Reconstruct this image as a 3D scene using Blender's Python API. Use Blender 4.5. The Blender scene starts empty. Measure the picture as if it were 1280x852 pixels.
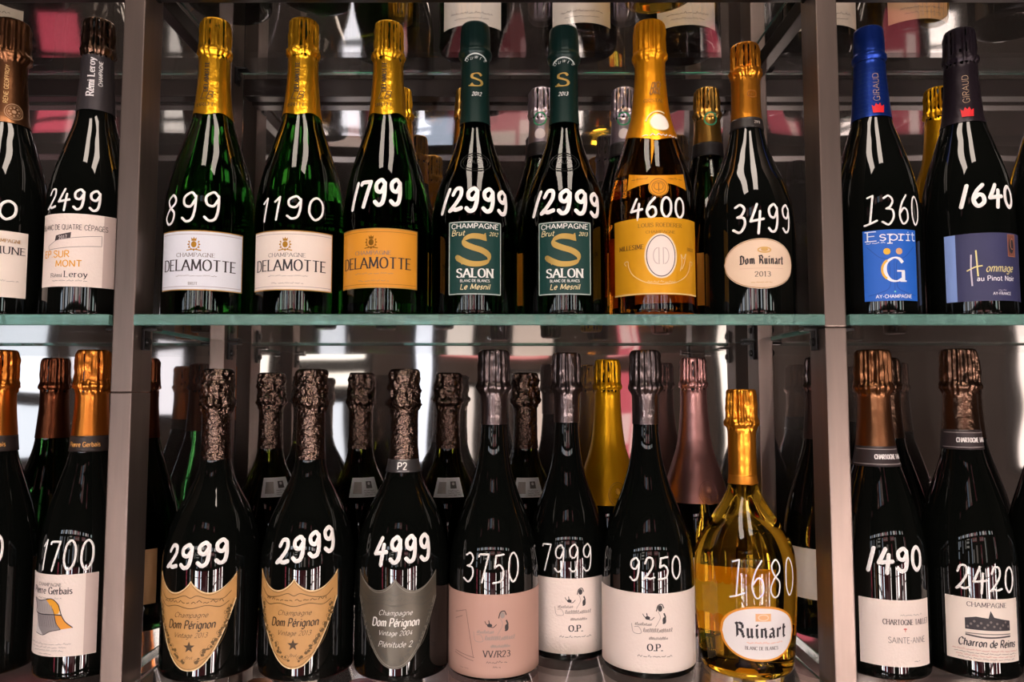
import bpy, bmesh, math, random
from mathutils import Vector, Matrix, noise

# ------------------------------------------------------------------ camera, world, light, exposure
SC = bpy.context.scene
COL = SC.collection
EYE = 1.50                                  # camera height above the shop floor
cam = bpy.data.cameras.new('camera')
cam_o = bpy.data.objects.new('camera', cam)
COL.objects.link(cam_o)
cam.sensor_width = 36.0
cam.lens = 36.0 * 924.0 / 1280.0
cam.clip_start = 0.02
cam_o.location = (0, 0, EYE)
cam_o.rotation_euler = (math.pi / 2 + math.atan(64 / 924.0), 0, 0)
SC.camera = cam_o

SC.view_settings.view_transform = 'Standard'
SC.view_settings.look = 'None'
SC.view_settings.exposure = 0.2
SC.view_settings.gamma = 1.0
SC.view_settings.use_curve_mapping = False
SC.cycles.use_denoising = True
SC.cycles.caustics_reflective = False
SC.cycles.caustics_refractive = True
SC.cycles.blur_glossy = 1.0
SC.cycles.sample_clamp_indirect = 4.0
SC.cycles.max_bounces = 14
SC.cycles.transmission_bounces = 12
SC.cycles.transparent_max_bounces = 16

W = bpy.data.worlds.new('world')
SC.world = W
W.use_nodes = True
W.node_tree.nodes['Background'].inputs[0].default_value = (1.0, 0.86, 0.78, 1)
W.node_tree.nodes['Background'].inputs[1].default_value = 0.05

LAMP_X = (-0.46, 0.46)                       # ceiling luminaires run front to back at these x
LAMP_POWER = 15.0
LAMP_COLOR = (1.0, 0.84, 0.72)
GLOW_POWER = 1.0
CEIL = 3.35
BACK_Y, FRONT_Y = 0.95, -2.3                # mirror wall and the opposite shop wall

# ------------------------------------------------------------------ materials
def lin(h):
    h = h.lstrip('#')
    out = []
    for i in (0, 2, 4):
        c = int(h[i:i + 2], 16) / 255.0
        out.append(c / 12.92 if c <= 0.04045 else ((c + 0.055) / 1.055) ** 2.4)
    return (*out, 1.0)

_mats = {}
def pmat(name, color, rough=0.5, metal=0.0, trans=0.0, ior=1.5, spec=0.5, bump=0.0, bscale=60.0,
         vary=0.0, vscale=20.0, emit=0.0, coat=0.0, stretch=None):
    if name in _mats:
        return _mats[name]
    m = bpy.data.materials.new(name)
    m.use_nodes = True
    nt = m.node_tree
    b = nt.nodes['Principled BSDF']
    c = lin(color) if isinstance(color, str) else (*color, 1.0)
    b.inputs['Base Color'].default_value = c
    b.inputs['Roughness'].default_value = rough
    b.inputs['Metallic'].default_value = metal
    b.inputs['Transmission Weight'].default_value = trans
    b.inputs['IOR'].default_value = ior
    b.inputs['Specular IOR Level'].default_value = spec
    b.inputs['Coat Weight'].default_value = coat
    if emit:
        b.inputs['Emission Color'].default_value = c
        b.inputs['Emission Strength'].default_value = emit
    if bump or vary:
        tc = nt.nodes.new('ShaderNodeTexCoord')
        mp = nt.nodes.new('ShaderNodeMapping')
        if stretch:
            mp.inputs['Scale'].default_value = stretch
        nt.links.new(tc.outputs['Object'], mp.inputs['Vector'])
    if bump:
        n = nt.nodes.new('ShaderNodeTexNoise')
        n.inputs['Scale'].default_value = bscale
        n.inputs['Detail'].default_value = 3
        nt.links.new(mp.outputs['Vector'], n.inputs['Vector'])
        bp = nt.nodes.new('ShaderNodeBump')
        bp.inputs['Strength'].default_value = bump
        bp.inputs['Distance'].default_value = 0.003
        nt.links.new(n.outputs['Fac'], bp.inputs['Height'])
        nt.links.new(bp.outputs['Normal'], b.inputs['Normal'])
    if vary:
        n2 = nt.nodes.new('ShaderNodeTexNoise')
        n2.inputs['Scale'].default_value = vscale
        n2.inputs['Detail'].default_value = 4
        nt.links.new(mp.outputs['Vector'], n2.inputs['Vector'])
        mx = nt.nodes.new('ShaderNodeMix')
        mx.data_type = 'RGBA'
        mx.inputs['A'].default_value = tuple(v * (1 - vary) for v in c[:3]) + (1,)
        mx.inputs['B'].default_value = tuple(min(1, v * (1 + vary)) for v in c[:3]) + (1,)
        nt.links.new(n2.outputs['Fac'], mx.inputs['Factor'])
        nt.links.new(mx.outputs['Result'], b.inputs['Base Color'])
    _mats[name] = m
    return m

def ink(h):                                  # flat printing ink / paint of one colour
    return pmat('ink_' + h, h, 0.55)
def foil_ink(h):                             # hot-stamped metal print
    return pmat('foilink_' + h, h, 0.35, 0.7)

def mirror_mat():
    m = bpy.data.materials.new('mirror_steel')
    m.use_nodes = True
    nt = m.node_tree
    b = nt.nodes['Principled BSDF']
    b.inputs['Base Color'].default_value = (0.62, 0.57, 0.54, 1)
    b.inputs['Metallic'].default_value = 1.0
    b.inputs['Roughness'].default_value = 0.035
    tc = nt.nodes.new('ShaderNodeTexCoord')
    n = nt.nodes.new('ShaderNodeTexNoise')
    n.inputs['Scale'].default_value = 5.0
    n.inputs['Detail'].default_value = 1
    nt.links.new(tc.outputs['Object'], n.inputs['Vector'])
    bp = nt.nodes.new('ShaderNodeBump')
    bp.inputs['Strength'].default_value = 0.10
    bp.inputs['Distance'].default_value = 0.02
    nt.links.new(n.outputs['Fac'], bp.inputs['Height'])
    nt.links.new(bp.outputs['Normal'], b.inputs['Normal'])
    d = nt.nodes.new('ShaderNodeBsdfDiffuse')
    d.inputs['Color'].default_value = (0.13, 0.11, 0.10, 1)
    mx = nt.nodes.new('ShaderNodeMixShader')
    mx.inputs[0].default_value = 0.36
    out = nt.nodes['Material Output']
    nt.links.new(b.outputs[0], mx.inputs[1])
    nt.links.new(d.outputs[0], mx.inputs[2])
    nt.links.new(mx.outputs[0], out.inputs[0])
    return m

GLASS = {
    'black': pmat('glass_black', (0.0025, 0.003, 0.0025), 0.025, ior=1.5),
    'green': pmat('glass_green', (0.009, 0.065, 0.006), 0.01, trans=1.0, ior=1.40),
    'deepgreen': pmat('glass_deep_green', (0.004, 0.020, 0.005), 0.01, trans=1.0, ior=1.40),
    'olive': pmat('glass_olive', (0.035, 0.045, 0.004), 0.01, trans=1.0, ior=1.40),
    'amber': pmat('glass_amber', (0.62, 0.22, 0.015), 0.01, trans=1.0, ior=1.38),
    'blond': pmat('glass_blond', (1.0, 0.62, 0.05), 0.01, trans=1.0, ior=1.38),
}
FOIL = {
    'yellow': pmat('foil_yellow_gold', '#ffbc2c', 0.28, 0.9, bump=0.3, bscale=110),
    'gold': pmat('foil_gold', '#f0ae14', 0.32, 0.8, bump=0.2, bscale=80),
    'orange': pmat('foil_orange_gold', '#ee9a30', 0.28, 0.9, bump=0.25, bscale=100),
    'amber': pmat('foil_amber', '#ee9c14', 0.36, 0.75, bump=0.2, bscale=80),
    'copper': pmat('foil_copper', '#e08838', 0.32, 1.0, bump=0.2, bscale=70),
    'rust': pmat('foil_dark_copper', '#6d3d27', 0.30, 1.0, bump=0.25, bscale=70),
    'bronze': pmat('foil_bronze', '#8a5e40', 0.34, 1.0, bump=0.2, bscale=80),
    'taupe': pmat('foil_taupe', '#766a68', 0.30, 1.0, bump=0.3, bscale=110),
    'pewter': pmat('foil_pewter', '#6b5a50', 0.20, 1.0, bump=1.0, bscale=190),
    'slate': pmat('foil_slate', '#4c474a', 0.38, 0.55, bump=0.15, bscale=90),
    'darkgreen': pmat('foil_bottle_green', '#0d2a26', 0.36, 0.3, bump=0.08, bscale=60),
    'blue': pmat('foil_royal_blue', '#1f3f9c', 0.32, 0.75, bump=0.12, bscale=90),
    'midnight': pmat('foil_midnight', '#2b2229', 0.36, 0.5, bump=0.2, bscale=120),
    'silver': pmat('foil_silver_lilac', '#b3a6b0', 0.34, 0.9, bump=0.3, bscale=80),
    'palegold': pmat('foil_pale_gold', '#c79a4e', 0.32, 1.0, bump=0.3, bscale=80),
    'rose': pmat('foil_rose', '#cf9a94', 0.36, 1.0, bump=0.2, bscale=70),
    'red': pmat('foil_red', '#b01226', 0.34, 0.4, bump=0.2, bscale=80),
    'browncap': pmat('foil_brown', '#735848', 0.28, 1.0, bump=0.5, bscale=120),
}
WHITE_PAINT = pmat('white_marker_paint', '#f2efec', 0.5)
GLOSS_EMBOSS = pmat('embossed_glass', (0.02, 0.022, 0.02), 0.12)

# ------------------------------------------------------------------ object helpers
def tag(o, label, cat, group=None, kind=None):
    if label: o['label'] = label
    if cat: o['category'] = cat
    if group: o['group'] = group
    if kind: o['kind'] = kind
    return o

def empty(name, loc, label=None, cat=None, group=None):
    o = bpy.data.objects.new(name, None)
    o.empty_display_size = 0.03
    COL.objects.link(o)
    o.location = loc
    return tag(o, label, cat, group)

def mesh_obj(name, verts, faces, mats, parent=None, midx=None, smooth=False, loc=(0, 0, 0)):
    me = bpy.data.meshes.new(name)
    me.from_pydata([tuple(v) for v in verts], [], faces)
    for m in (mats if isinstance(mats, (list, tuple)) else [mats]):
        me.materials.append(m)
    if midx:
        me.polygons.foreach_set('material_index', midx)
    if smooth:
        me.polygons.foreach_set('use_smooth', [True] * len(me.polygons))
    me.update()
    o = bpy.data.objects.new(name, me)
    COL.objects.link(o)
    o.location = loc
    if parent: o.parent = parent
    return o

class MB:
    """collects bevelled boxes, tubes and discs into one mesh"""
    def __init__(s):
        s.bm = bmesh.new()
    def box(s, a, b, bev=0.0, mat=0):
        c = [(a[i] + b[i]) / 2 for i in range(3)]
        d = [abs(b[i] - a[i]) for i in range(3)]
        t = bmesh.new()
        bmesh.ops.create_cube(t, size=1.0)
        bmesh.ops.scale(t, vec=d, verts=t.verts)
        if bev:
            bmesh.ops.bevel(t, geom=t.edges[:], offset=bev, segments=2, affect='EDGES', profile=0.6)
        bmesh.ops.translate(t, vec=c, verts=t.verts)
        for f in t.faces: f.material_index = mat
        s._merge(t)
        return s
    def cyl(s, p, q, r, n=20, r2=None, mat=0, bev=0.0):
        p, q = Vector(p), Vector(q)
        d = q - p
        t = bmesh.new()
        bmesh.ops.create_cone(t, cap_ends=True, segments=n, radius1=r, radius2=r if r2 is None else r2, depth=d.length)
        if bev:
            ed = [e for e in t.edges if abs(e.verts[0].co.z - e.verts[1].co.z) < 1e-6]
            bmesh.ops.bevel(t, geom=ed, offset=bev, segments=2, affect='EDGES')
        M = Matrix.Translation((p + q) / 2) @ d.to_track_quat('Z', 'Y').to_matrix().to_4x4()
        bmesh.ops.transform(t, matrix=M, verts=t.verts)
        for f in t.faces: f.material_index = mat
        s._merge(t)
        return s
    def _merge(s, t):
        me = bpy.data.meshes.new('tmp')
        t.to_mesh(me)
        t.free()
        s.bm.from_mesh(me)
        bpy.data.meshes.remove(me)
    def build(s, name, mats, parent=None, loc=(0, 0, 0)):
        me = bpy.data.meshes.new(name)
        s.bm.to_mesh(me)
        s.bm.free()
        for m in (mats if isinstance(mats, (list, tuple)) else [mats]):
            me.materials.append(m)
        o = bpy.data.objects.new(name, me)
        COL.objects.link(o)
        o.location = loc
        if parent: o.parent = parent
        return o

# ------------------------------------------------------------------ smooth curves
def pchip(pts):
    xs = [p[0] for p in pts]; ys = [p[1] for p in pts]
    n = len(xs)
    h = [xs[i + 1] - xs[i] for i in range(n - 1)]
    dl = [(ys[i + 1] - ys[i]) / h[i] for i in range(n - 1)]
    m = [0.0] * n
    m[0], m[-1] = dl[0], dl[-1]
    for i in range(1, n - 1):
        if dl[i - 1] * dl[i] > 0:
            w1 = 2 * h[i] + h[i - 1]; w2 = h[i] + 2 * h[i - 1]
            m[i] = (w1 + w2) / (w1 / dl[i - 1] + w2 / dl[i])
    def f(x):
        if x <= xs[0]: return ys[0]
        if x >= xs[-1]: return ys[-1]
        i = 0
        while x > xs[i + 1]: i += 1
        t = (x - xs[i]) / h[i]
        return ((1 + 2 * t) * (1 - t) ** 2 * ys[i] + t * (1 - t) ** 2 * h[i] * m[i]
                + t * t * (3 - 2 * t) * ys[i + 1] + t * t * (t - 1) * h[i] * m[i + 1])
    return f

def catmull(pts, k=6):
    closed = pts[0] == pts[-1] and len(pts) > 3
    out = []
    n = len(pts)
    for i in range(n - 1):
        p1, p2 = pts[i], pts[i + 1]
        p0 = pts[i - 1] if i > 0 else (pts[-2] if closed else (2 * p1[0] - p2[0], 2 * p1[1] - p2[1]))
        p3 = pts[i + 2] if i + 2 < n else (pts[1] if closed else (2 * p2[0] - p1[0], 2 * p2[1] - p1[1]))
        for j in range(k):
            t = j / k
            out.append(tuple(0.5 * (2 * p1[a] + (p2[a] - p0[a]) * t + (2 * p0[a] - 5 * p1[a] + 4 * p2[a] - p3[a]) * t * t
                                    + (3 * p1[a] - p0[a] - 3 * p2[a] + p3[a]) * t ** 3) for a in (0, 1)))
    out.append(tuple(pts[-1]))
    return out

# ------------------------------------------------------------------ pen lettering: skeleton glyphs, cap height 10, x height 6.5
GLY = {
 'A': '8|0,0 4,10 8,0|1.5,3.5 6.5,3.5', 'B': '6.6|.6,0 .6,10|~.6,10 3.6,10 5.6,9 5.4,6.2 3.6,5.4 .6,5.4|~.6,5.4 4,5.4 6.3,4 6.1,1.2 4,0 .6,0',
 'C': '7.4|~7.1,8 5.6,9.8 3.4,10 .9,7.8 .5,4 2,.8 4.6,0 7.2,2', 'D': '7.6|.6,0 .6,10|~.6,10 3.8,10 6.4,8.6 7.2,5 6.4,1.4 3.8,0 .6,0',
 'E': '6|.6,0 .6,10|.6,10 5.8,10|.6,5.3 4.8,5.3|.6,0 6,0', 'F': '5.6|.6,0 .6,10|.6,10 5.6,10|.6,5.3 4.6,5.3',
 'G': '7.8|~7.1,8 5.6,9.8 3.4,10 .9,7.8 .5,4 2,.8 4.6,0 7.2,1.4|7.2,0 7.2,4.4|4.8,4.4 7.8,4.4', 'H': '7.6|.6,0 .6,10|7,0 7,10|.6,5.2 7,5.2',
 'I': '2|1,0 1,10', 'J': '5|4.2,10 4.2,3|~4.2,3 3.6,.4 1.6,0 .3,1.6', 'K': '7|.6,0 .6,10|6.4,10 .8,4.6|2.6,6 6.8,0', 'L': '5.8|.6,0 .6,10|.6,0 5.8,0',
 'M': '9.4|.6,0 1.2,10|1.2,10 4.7,1.2|4.7,1.2 8.2,10|8.2,10 8.8,0', 'N': '7.8|.7,0 .7,10|.7,10 7.1,0|7.1,0 7.1,10',
 'O': '8|~4,10 1.2,8.4 .4,5 1.2,1.6 4,0 6.8,1.6 7.6,5 6.8,8.4 4,10', 'P': '6.2|.6,0 .6,10|~.6,10 3.6,10 5.8,8.8 5.6,5.8 3.6,4.8 .6,4.8',
 'Q': '8|~4,10 1.2,8.4 .4,5 1.2,1.6 4,0 6.8,1.6 7.6,5 6.8,8.4 4,10|4.6,2.4 7.6,-1', 'R': '6.8|.6,0 .6,10|~.6,10 3.6,10 5.8,8.9 5.6,6 3.6,5 .6,5|3,5 6.6,0',
 'S': '6.2|~5.6,8.2 4.6,9.7 3,10 1,9 .9,6.8 3,5.4 5.2,4.2 5.9,2.2 4.8,.4 2.8,0 1.2,.5 .4,2', 'T': '7|3.5,0 3.5,10|.2,10 6.8,10',
 'U': '7.4|.7,10 .7,3.6|~.7,3.6 1.4,.8 3.7,0 6,.8 6.7,3.6|6.7,3.6 6.7,10', 'V': '7.4|.2,10 3.7,0|3.7,0 7.2,10',
 'W': '10.6|.2,10 2.8,0|2.8,0 5.3,10|5.3,10 7.8,0|7.8,0 10.4,10', 'X': '7|.4,10 6.8,0|6.6,10 .2,0', 'Y': '7|.2,10 3.5,5|6.8,10 3.5,5|3.5,5 3.5,0', 'Z': '6.6|.4,10 6.2,10|6.2,10 .3,0|.3,0 6.4,0',
 'a': '5.3|~4.4,3.7 2,3.6 .5,1.8 1.9,0 4.4,1.5|~.8,5.5 2.5,6.5 4.2,5.7 4.4,4|4.4,4 4.4,0', 'b': '5.6|.6,0 .6,10|~.6,4.8 2.9,6.5 5.1,4.8 5.1,1.7 2.9,0 .6,1.6',
 'c': '5|~4.6,5.4 2.8,6.5 .7,4.8 .6,1.8 2.8,0 4.7,1.2', 'd': '5.6|5,0 5,10|~5,4.8 2.8,6.5 .5,4.8 .5,1.7 2.8,0 5,1.6', 'e': '5.2|.6,3.4 4.8,3.4|~4.8,3.4 4.4,5.8 2.7,6.5 .7,5 .5,2.2 2.4,0 4.8,1.1',
 'f': '3.6|~3.7,9.5 2.3,9.9 1.6,8.6 1.5,7|1.5,7.4 1.5,0|.2,6.5 3.2,6.5', 'g': '5.4|~4.8,4.8 2.8,6.5 .5,5 .5,1.8 2.8,.2 4.8,1.8|~4.8,6.5 4.8,1 4.2,-2.2 2.4,-3 .7,-2.2', 'h': '5.5|.6,0 .6,10|~.6,4.6 2.5,6.5 4.6,5.6 4.9,3.6|4.9,3.8 4.9,0',
 'i': '1.8|.9,0 .9,6.5|.9,8.3 .9,9.3', 'j': '2.4|~1.5,6.5 1.5,0 1,-2.4 -.4,-2.8|1.5,8.3 1.5,9.3', 'k': '5|.6,0 .6,10|4.6,6.5 .7,2.8|1.8,3.9 4.8,0', 'l': '1.8|.9,0 .9,10',
 'm': '8.4|.6,0 .6,6.5|~.6,4.8 2.3,6.5 4,5.6 4.2,3.6|4.2,3.8 4.2,0|~4.2,4.8 5.9,6.5 7.6,5.6 7.8,3.6|7.8,3.8 7.8,0', 'n': '5.5|.6,0 .6,6.5|~.6,4.6 2.5,6.5 4.6,5.6 4.9,3.6|4.9,3.8 4.9,0', 'o': '5.6|~2.8,6.5 .8,5.2 .5,3.2 .9,1.2 2.8,0 4.7,1.2 5.1,3.2 4.8,5.2 2.8,6.5',
 'p': '5.6|.6,-3 .6,6.5|~.6,4.8 2.9,6.5 5.1,4.8 5.1,1.7 2.9,0 .6,1.6', 'q': '5.6|5,-3 5,6.5|~5,4.8 2.8,6.5 .5,4.8 .5,1.7 2.8,0 5,1.6', 'r': '3.8|.7,0 .7,6.5|~.7,4.4 1.8,6.2 3.6,6.2', 's': '4.6|~4,5.6 2.4,6.5 .8,5.4 1.2,3.9 3.4,2.9 4,1.4 2.4,0 .6,.9',
 't': '3.6|~1.5,9 1.5,3 1.6,.8 2.6,0 3.6,.6|.2,6.5 3.3,6.5', 'u': '5.5|.6,6.5 .6,2.6|~.6,2.8 1,.6 2.6,0 4.8,1.8|4.9,6.5 4.9,0', 'v': '5|.2,6.5 2.5,0|2.5,0 4.8,6.5', 'w': '7.6|.2,6.5 2,0|2,0 3.8,6.5|3.8,6.5 5.6,0|5.6,0 7.4,6.5', 'x': '4.8|.3,6.5 4.6,0|4.4,6.5 .2,0',
 'y': '5|.2,6.5 2.6,.2|~4.8,6.5 2.6,.2 1.4,-2.4 0,-3', 'z': '4.6|.3,6.5 4.3,6.5|4.3,6.5 .2,0|.2,0 4.4,0', 'é': '5.2|.6,3.4 4.8,3.4|~4.8,3.4 4.4,5.8 2.7,6.5 .7,5 .5,2.2 2.4,0 4.8,1.1|2.4,7.8 3.9,9.6',
 'É': '6|.6,0 .6,10|.6,10 5.8,10|.6,5.3 4.8,5.3|.6,0 6,0|2.6,11 4,12.6',
 '0': '6|~3,10 1,8.4 .5,5 1,1.6 3,0 5,1.6 5.5,5 5,8.4 3,10', '1': '4|.6,8.4 2.2,10|2.2,10 2.2,0', '2': '6|~.6,7.8 1.6,9.8 3.4,10 5.2,8.6 4.8,6 2.6,2.8 .4,0|.4,0 5.6,0', '3': '6|~.6,9 2.8,10 5,8.6 4.6,6.2 2.2,5.4|~2.2,5.4 5,4.6 5.3,1.8 3.2,0 .4,1',
 '4': '6|4,10 .3,3.2|.3,3.2 5.8,3.2|4.2,6.4 4.2,0', '5': '6|5,10 1.3,10|1.3,10 .9,5.6|~.9,5.6 3.2,6.4 5.3,4.6 5,1.4 2.8,0 .4,.9', '6': '6|~4.8,9.6 2.4,8.4 .8,5 .8,1.8 2.8,0 5,1.2 5.2,4 3.4,5.8 1,4.6', '7': '5.6|.3,10 5.3,10|5.3,10 2,0', '8': '6|~3,10 1,8.2 2,6 4.6,4.2 5.2,1.6 3,0 .8,1.6 1.4,4.2 4,6 5,8.2 3,10',
 '9': '6|~5,5.6 3,4.2 .9,5.6 .8,8.6 3,10 5,8.6 5.2,5 4,1.4 1.4,.2', '.': '2.2|1,0 1,.9', '/': '4.4|.2,-.6 4.2,10.4', '-': '4|.6,4 3.4,4', "'": '2|1,8 1.2,10', ' ': '3.2',
}
# loose marker-pen numerals
HAND = {
 '0': '6|~3.2,10 1,8 .7,3 2.8,0 5.2,2.6 5.3,7.6 3.2,10', '1': '4|~1,8 2.2,9.4 2.7,10|2.7,10 2,0', '!': '3.6|3,10 1,0', '_': '6|1,9.4 3.4,10|3.4,10 2.4,.4|~0,-.2 2.4,.3 5.4,1.2',
 '2': '6|~.8,7.4 2,9.8 4.4,9.6 4.8,6.6 2.8,3 .4,.4|~.4,.4 2,1 3.6,.6 5.8,1.2', '3': '6|~.8,9.2 3,10 4.9,8.4 3.8,6.2 2,5.5|~2,5.5 4.8,5 5.3,2.4 3.2,0 .3,1',
 '4': '6.2|3,10 .3,3.8|.3,3.8 6,4.6|4.4,7.4 3.8,-.6', '5': '6|5.4,10 1.6,9.6|1.6,9.6 1.1,5.6|~1.1,5.6 3.4,6.4 5.3,4.2 4.4,1 .5,.2', '6': '6|~4.6,10 2,7 .8,3 2.6,0 5.1,1.6 4.8,4.6 3,5.4 1,3.6',
 '7': '6|~.4,9 1,9.7 5.4,9.8|5.4,9.8 2.6,0', '8': '6|~4.8,8.6 3.2,10 1.2,8.4 2.2,6 4.6,3.8 4.2,.8 2.2,0 .6,2 2,4.8 4.6,6.8 4.8,8.6', '9': '6|~5,8.4 3.4,10 1,8.4 1.3,5.8 3.4,5.2 5,7.8|~5,8.8 5,4 4.2,.8 2.4,0 .8,1.2', ' ': '2',
}
GOTH = {
 'R': '6.4|.6,0 1.6,1 1.6,8.6 .6,10|.2,9 3,10 5.4,9 5.4,6.4 4,5.2 1.8,5.2|3.4,5.2 5.4,3.4 5.4,1 6.6,.2', 'u': '5|.4,5.8 1.3,6.5 1.3,.9 2.4,0 4,1|3.1,5.8 4,6.5 4,.8 5,.2',
 'i': '2.4|.4,5.8 1.3,6.5 1.3,.8 2.3,.2|1.1,9 1.9,8.2', 'n': '5|.3,5.8 1.2,6.5 1.2,.2|1.2,5.2 2.8,6.5 4,5.6 4,.8 5,.2', 'a': '4.8|.8,5.6 2.2,6.5 3.8,5.6 3.8,.8 4.8,.2|3.8,3.6 1.6,3 .7,1.6 1.8,.1 3.8,1.4',
 'r': '3.8|.3,5.8 1.2,6.5 1.2,.2|1.2,5.2 2.6,6.5 3.8,5.6', 't': '3.4|.2,6.5 3.2,6.5|1.4,9 1.4,.9 2.4,0 3.4,.7', 'D': '7|.4,9 2,10 5,9.4 6.4,7 6.4,3 5,.6 2,0 .6,1|2,10 2,0',
 'o': '4.8|.8,5.4 2.4,6.5 4,5.4 4,1.2 2.4,0 .8,1.2 .8,5.4', 'm': '7.6|.3,5.8 1.2,6.5 1.2,.2|1.2,5.2 2.6,6.5 3.8,5.6 3.8,.2|3.8,5.2 5.2,6.5 6.4,5.6 6.4,.8 7.4,.2',
}
def parse(g):
    p = g.split('|')
    out = []
    for s in p[1:]:
        sm = s[0] == '~'
        pts = [tuple(float(v) for v in q.split(',')) for q in s.lstrip('~').split()]
        out.append((sm, catmull(pts) if sm else pts))
    return float(p[0]), out
GLY = {k: parse(v) for k, v in GLY.items()}
HAND = {k: parse(v) for k, v in HAND.items()}
GOTH = {k: parse(v) for k, v in GOTH.items()}

# name: (thick, thin, nib angle deg, serif length, slant)   widths as a share of the cap height
STYLE = {
 'sans': (0.105, 0.105, 0, 0, 0), 'bold': (0.17, 0.15, 0, 0, 0), 'light': (0.065, 0.065, 0, 0, 0),
 'serif': (0.155, 0.06, 8, 0.26, 0), 'serifbold': (0.22, 0.08, 8, 0.32, 0), 'slab': (0.13, 0.10, 0, 0.34, 0),
 'script': (0.13, 0.05, 40, 0, 0.32), 'scriptbold': (0.19, 0.08, 40, 0, 0.22), 'gothic': (0.20, 0.045, 40, 0, 0),
}

class Draw:
    """flat artwork in millimetres on a turned surface: u runs round it, v up it"""
    def __init__(s, surf, u0=0.0, v0=0.0, lift=0.30):
        s.surf, s.u0, s.v0, s.lift = surf, u0, v0, lift
        s.V, s.F, s.I, s.M = [], [], [], []
        s.rref = surf(v0)
    def mat(s, m):
        if m not in s.M: s.M.append(m)
        return s.M.index(m)
    def add(s, pts, faces, m, layer):
        k = len(s.V)
        for p in pts:
            u, v = p[0], p[1]
            dz = p[2] if len(p) > 2 else 0.0
            z = s.v0 + v
            r = s.surf(z) + s.lift + 0.10 * layer + dz
            a = (s.u0 + u) / s.rref
            s.V.append((r * math.sin(a) / 1000, -r * math.cos(a) / 1000, z / 1000))
        i = s.mat(m)
        for f in faces:
            s.F.append(tuple(k + j for j in f))
            s.I.append(i)
    def ribbon(s, pts, w, m, layer=2, nib=None, dome=0.0, roundcap=False, rot=0.0):
        q = [pts[0]]
        for a, b in zip(pts, pts[1:]):
            d = math.hypot(b[0] - a[0], b[1] - a[1])
            if d < 1e-6: continue
            n = max(1, int(math.ceil(d / 2.5)))
            for j in range(1, n + 1):
                q.append((a[0] + (b[0] - a[0]) * j / n, a[1] + (b[1] - a[1]) * j / n))
        if len(q) < 2: return
        closed = math.hypot(q[0][0] - q[-1][0], q[0][1] - q[-1][1]) < 1e-5
        tg = []
        n = len(q)
        for i in range(n):
            a = q[i - 1] if i > 0 else (q[-2] if closed else q[0])
            b = q[i + 1] if i < n - 1 else (q[1] if closed else q[-1])
            d = math.hypot(b[0] - a[0], b[1] - a[1]) or 1e-9
            tg.append(((b[0] - a[0]) / d, (b[1] - a[1]) / d))
        def width(i):
            if nib is None: return w
            th, tn, ang = nib
            return tn + (th - tn) * abs(math.sin(math.atan2(tg[i][1], tg[i][0]) - rot - math.radians(ang)))
        rows = []
        if roundcap and not closed:
            for e in (0.98, 0.8, 0.45): rows.append((q[0][0] - tg[0][0] * w / 2 * e, q[0][1] - tg[0][1] * w / 2 * e, tg[0], w * math.sqrt(1 - e * e)))
        for i in range(n): rows.append((q[i][0], q[i][1], tg[i], width(i)))
        if roundcap and not closed:
            for e in (0.45, 0.8, 0.98): rows.append((q[-1][0] + tg[-1][0] * w / 2 * e, q[-1][1] + tg[-1][1] * w / 2 * e, tg[-1], w * math.sqrt(1 - e * e)))
        P, Fc = [], []
        st = 3 if dome else 2
        for (x, y, t, ww) in rows:
            nx, ny = -t[1] * ww / 2, t[0] * ww / 2
            P.append((x - nx, y - ny))
            if dome: P.append((x, y, dome))
            P.append((x + nx, y + ny))
        for i in range(len(rows) - 1):
            a, b = i * st, (i + 1) * st
            for j in range(st - 1):
                Fc.append((a + j, b + j, b + j + 1, a + j + 1))
        s.add(P, Fc, m, layer)
    def strip(s, u0, u1, bot, top, m, layer=0, n=None, rows=1, skirt=False):
        n = n or max(2, int(math.ceil((u1 - u0) / 2.0)))
        B = bot if callable(bot) else (lambda u: bot)
        T = top if callable(top) else (lambda u: top)
        P, Fc = [], []
        for i in range(n + 1):
            u = u0 + (u1 - u0) * i / n
            for j in range(rows + 1):
                P.append((u, B(u) + (T(u) - B(u)) * j / rows))
        R = rows + 1
        for i in range(n):
            for j in range(rows):
                Fc.append((i * R + j, (i + 1) * R + j, (i + 1) * R + j + 1, i * R + j + 1))
        if skirt:                                   # the cut edge of the paper
            loop = [i * R for i in range(n + 1)] + [n * R + j for j in range(1, R)] + [i * R + rows for i in range(n - 1, -1, -1)] + [j for j in range(rows - 1, 0, -1)]
            k = len(P)
            for i in loop: P.append((P[i][0], P[i][1], -s.lift - 0.05))
            L = len(loop)
            for i in range(L):
                j = (i + 1) % L
                Fc.append((loop[i], k + i, k + j, loop[j]))
        s.add(P, Fc, m, layer)
    def poly(s, pts, m, layer=2):
        """any simple outline, cut into narrow upright columns so that it follows the curve"""
        n = len(pts)
        us = sorted(set(round(p[0], 4) for p in pts))
        cuts = [us[0]]
        for b in us[1:]:
            k = max(1, int(math.ceil((b - cuts[-1]) / 2.0)))
            a = cuts[-1]
            cuts += [a + (b - a) * j / k for j in range(1, k + 1)]
        for a, b in zip(cuts, cuts[1:]):
            if b - a < 1e-5: continue
            c = (a + b) / 2
            hit = []
            for i in range(n):
                p, q = pts[i], pts[(i + 1) % n]
                if (p[0] - c) * (q[0] - c) < 0:
                    f = lambda x: p[1] + (q[1] - p[1]) * (x - p[0]) / (q[0] - p[0])
                    hit.append((f(c), f(a), f(b)))
            hit.sort()
            for lo, hi in zip(hit[::2], hit[1::2]):
                s.add([(a, lo[1]), (b, lo[2]), (b, hi[2]), (a, hi[1])], [(0, 1, 2, 3)], m, layer)
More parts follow.
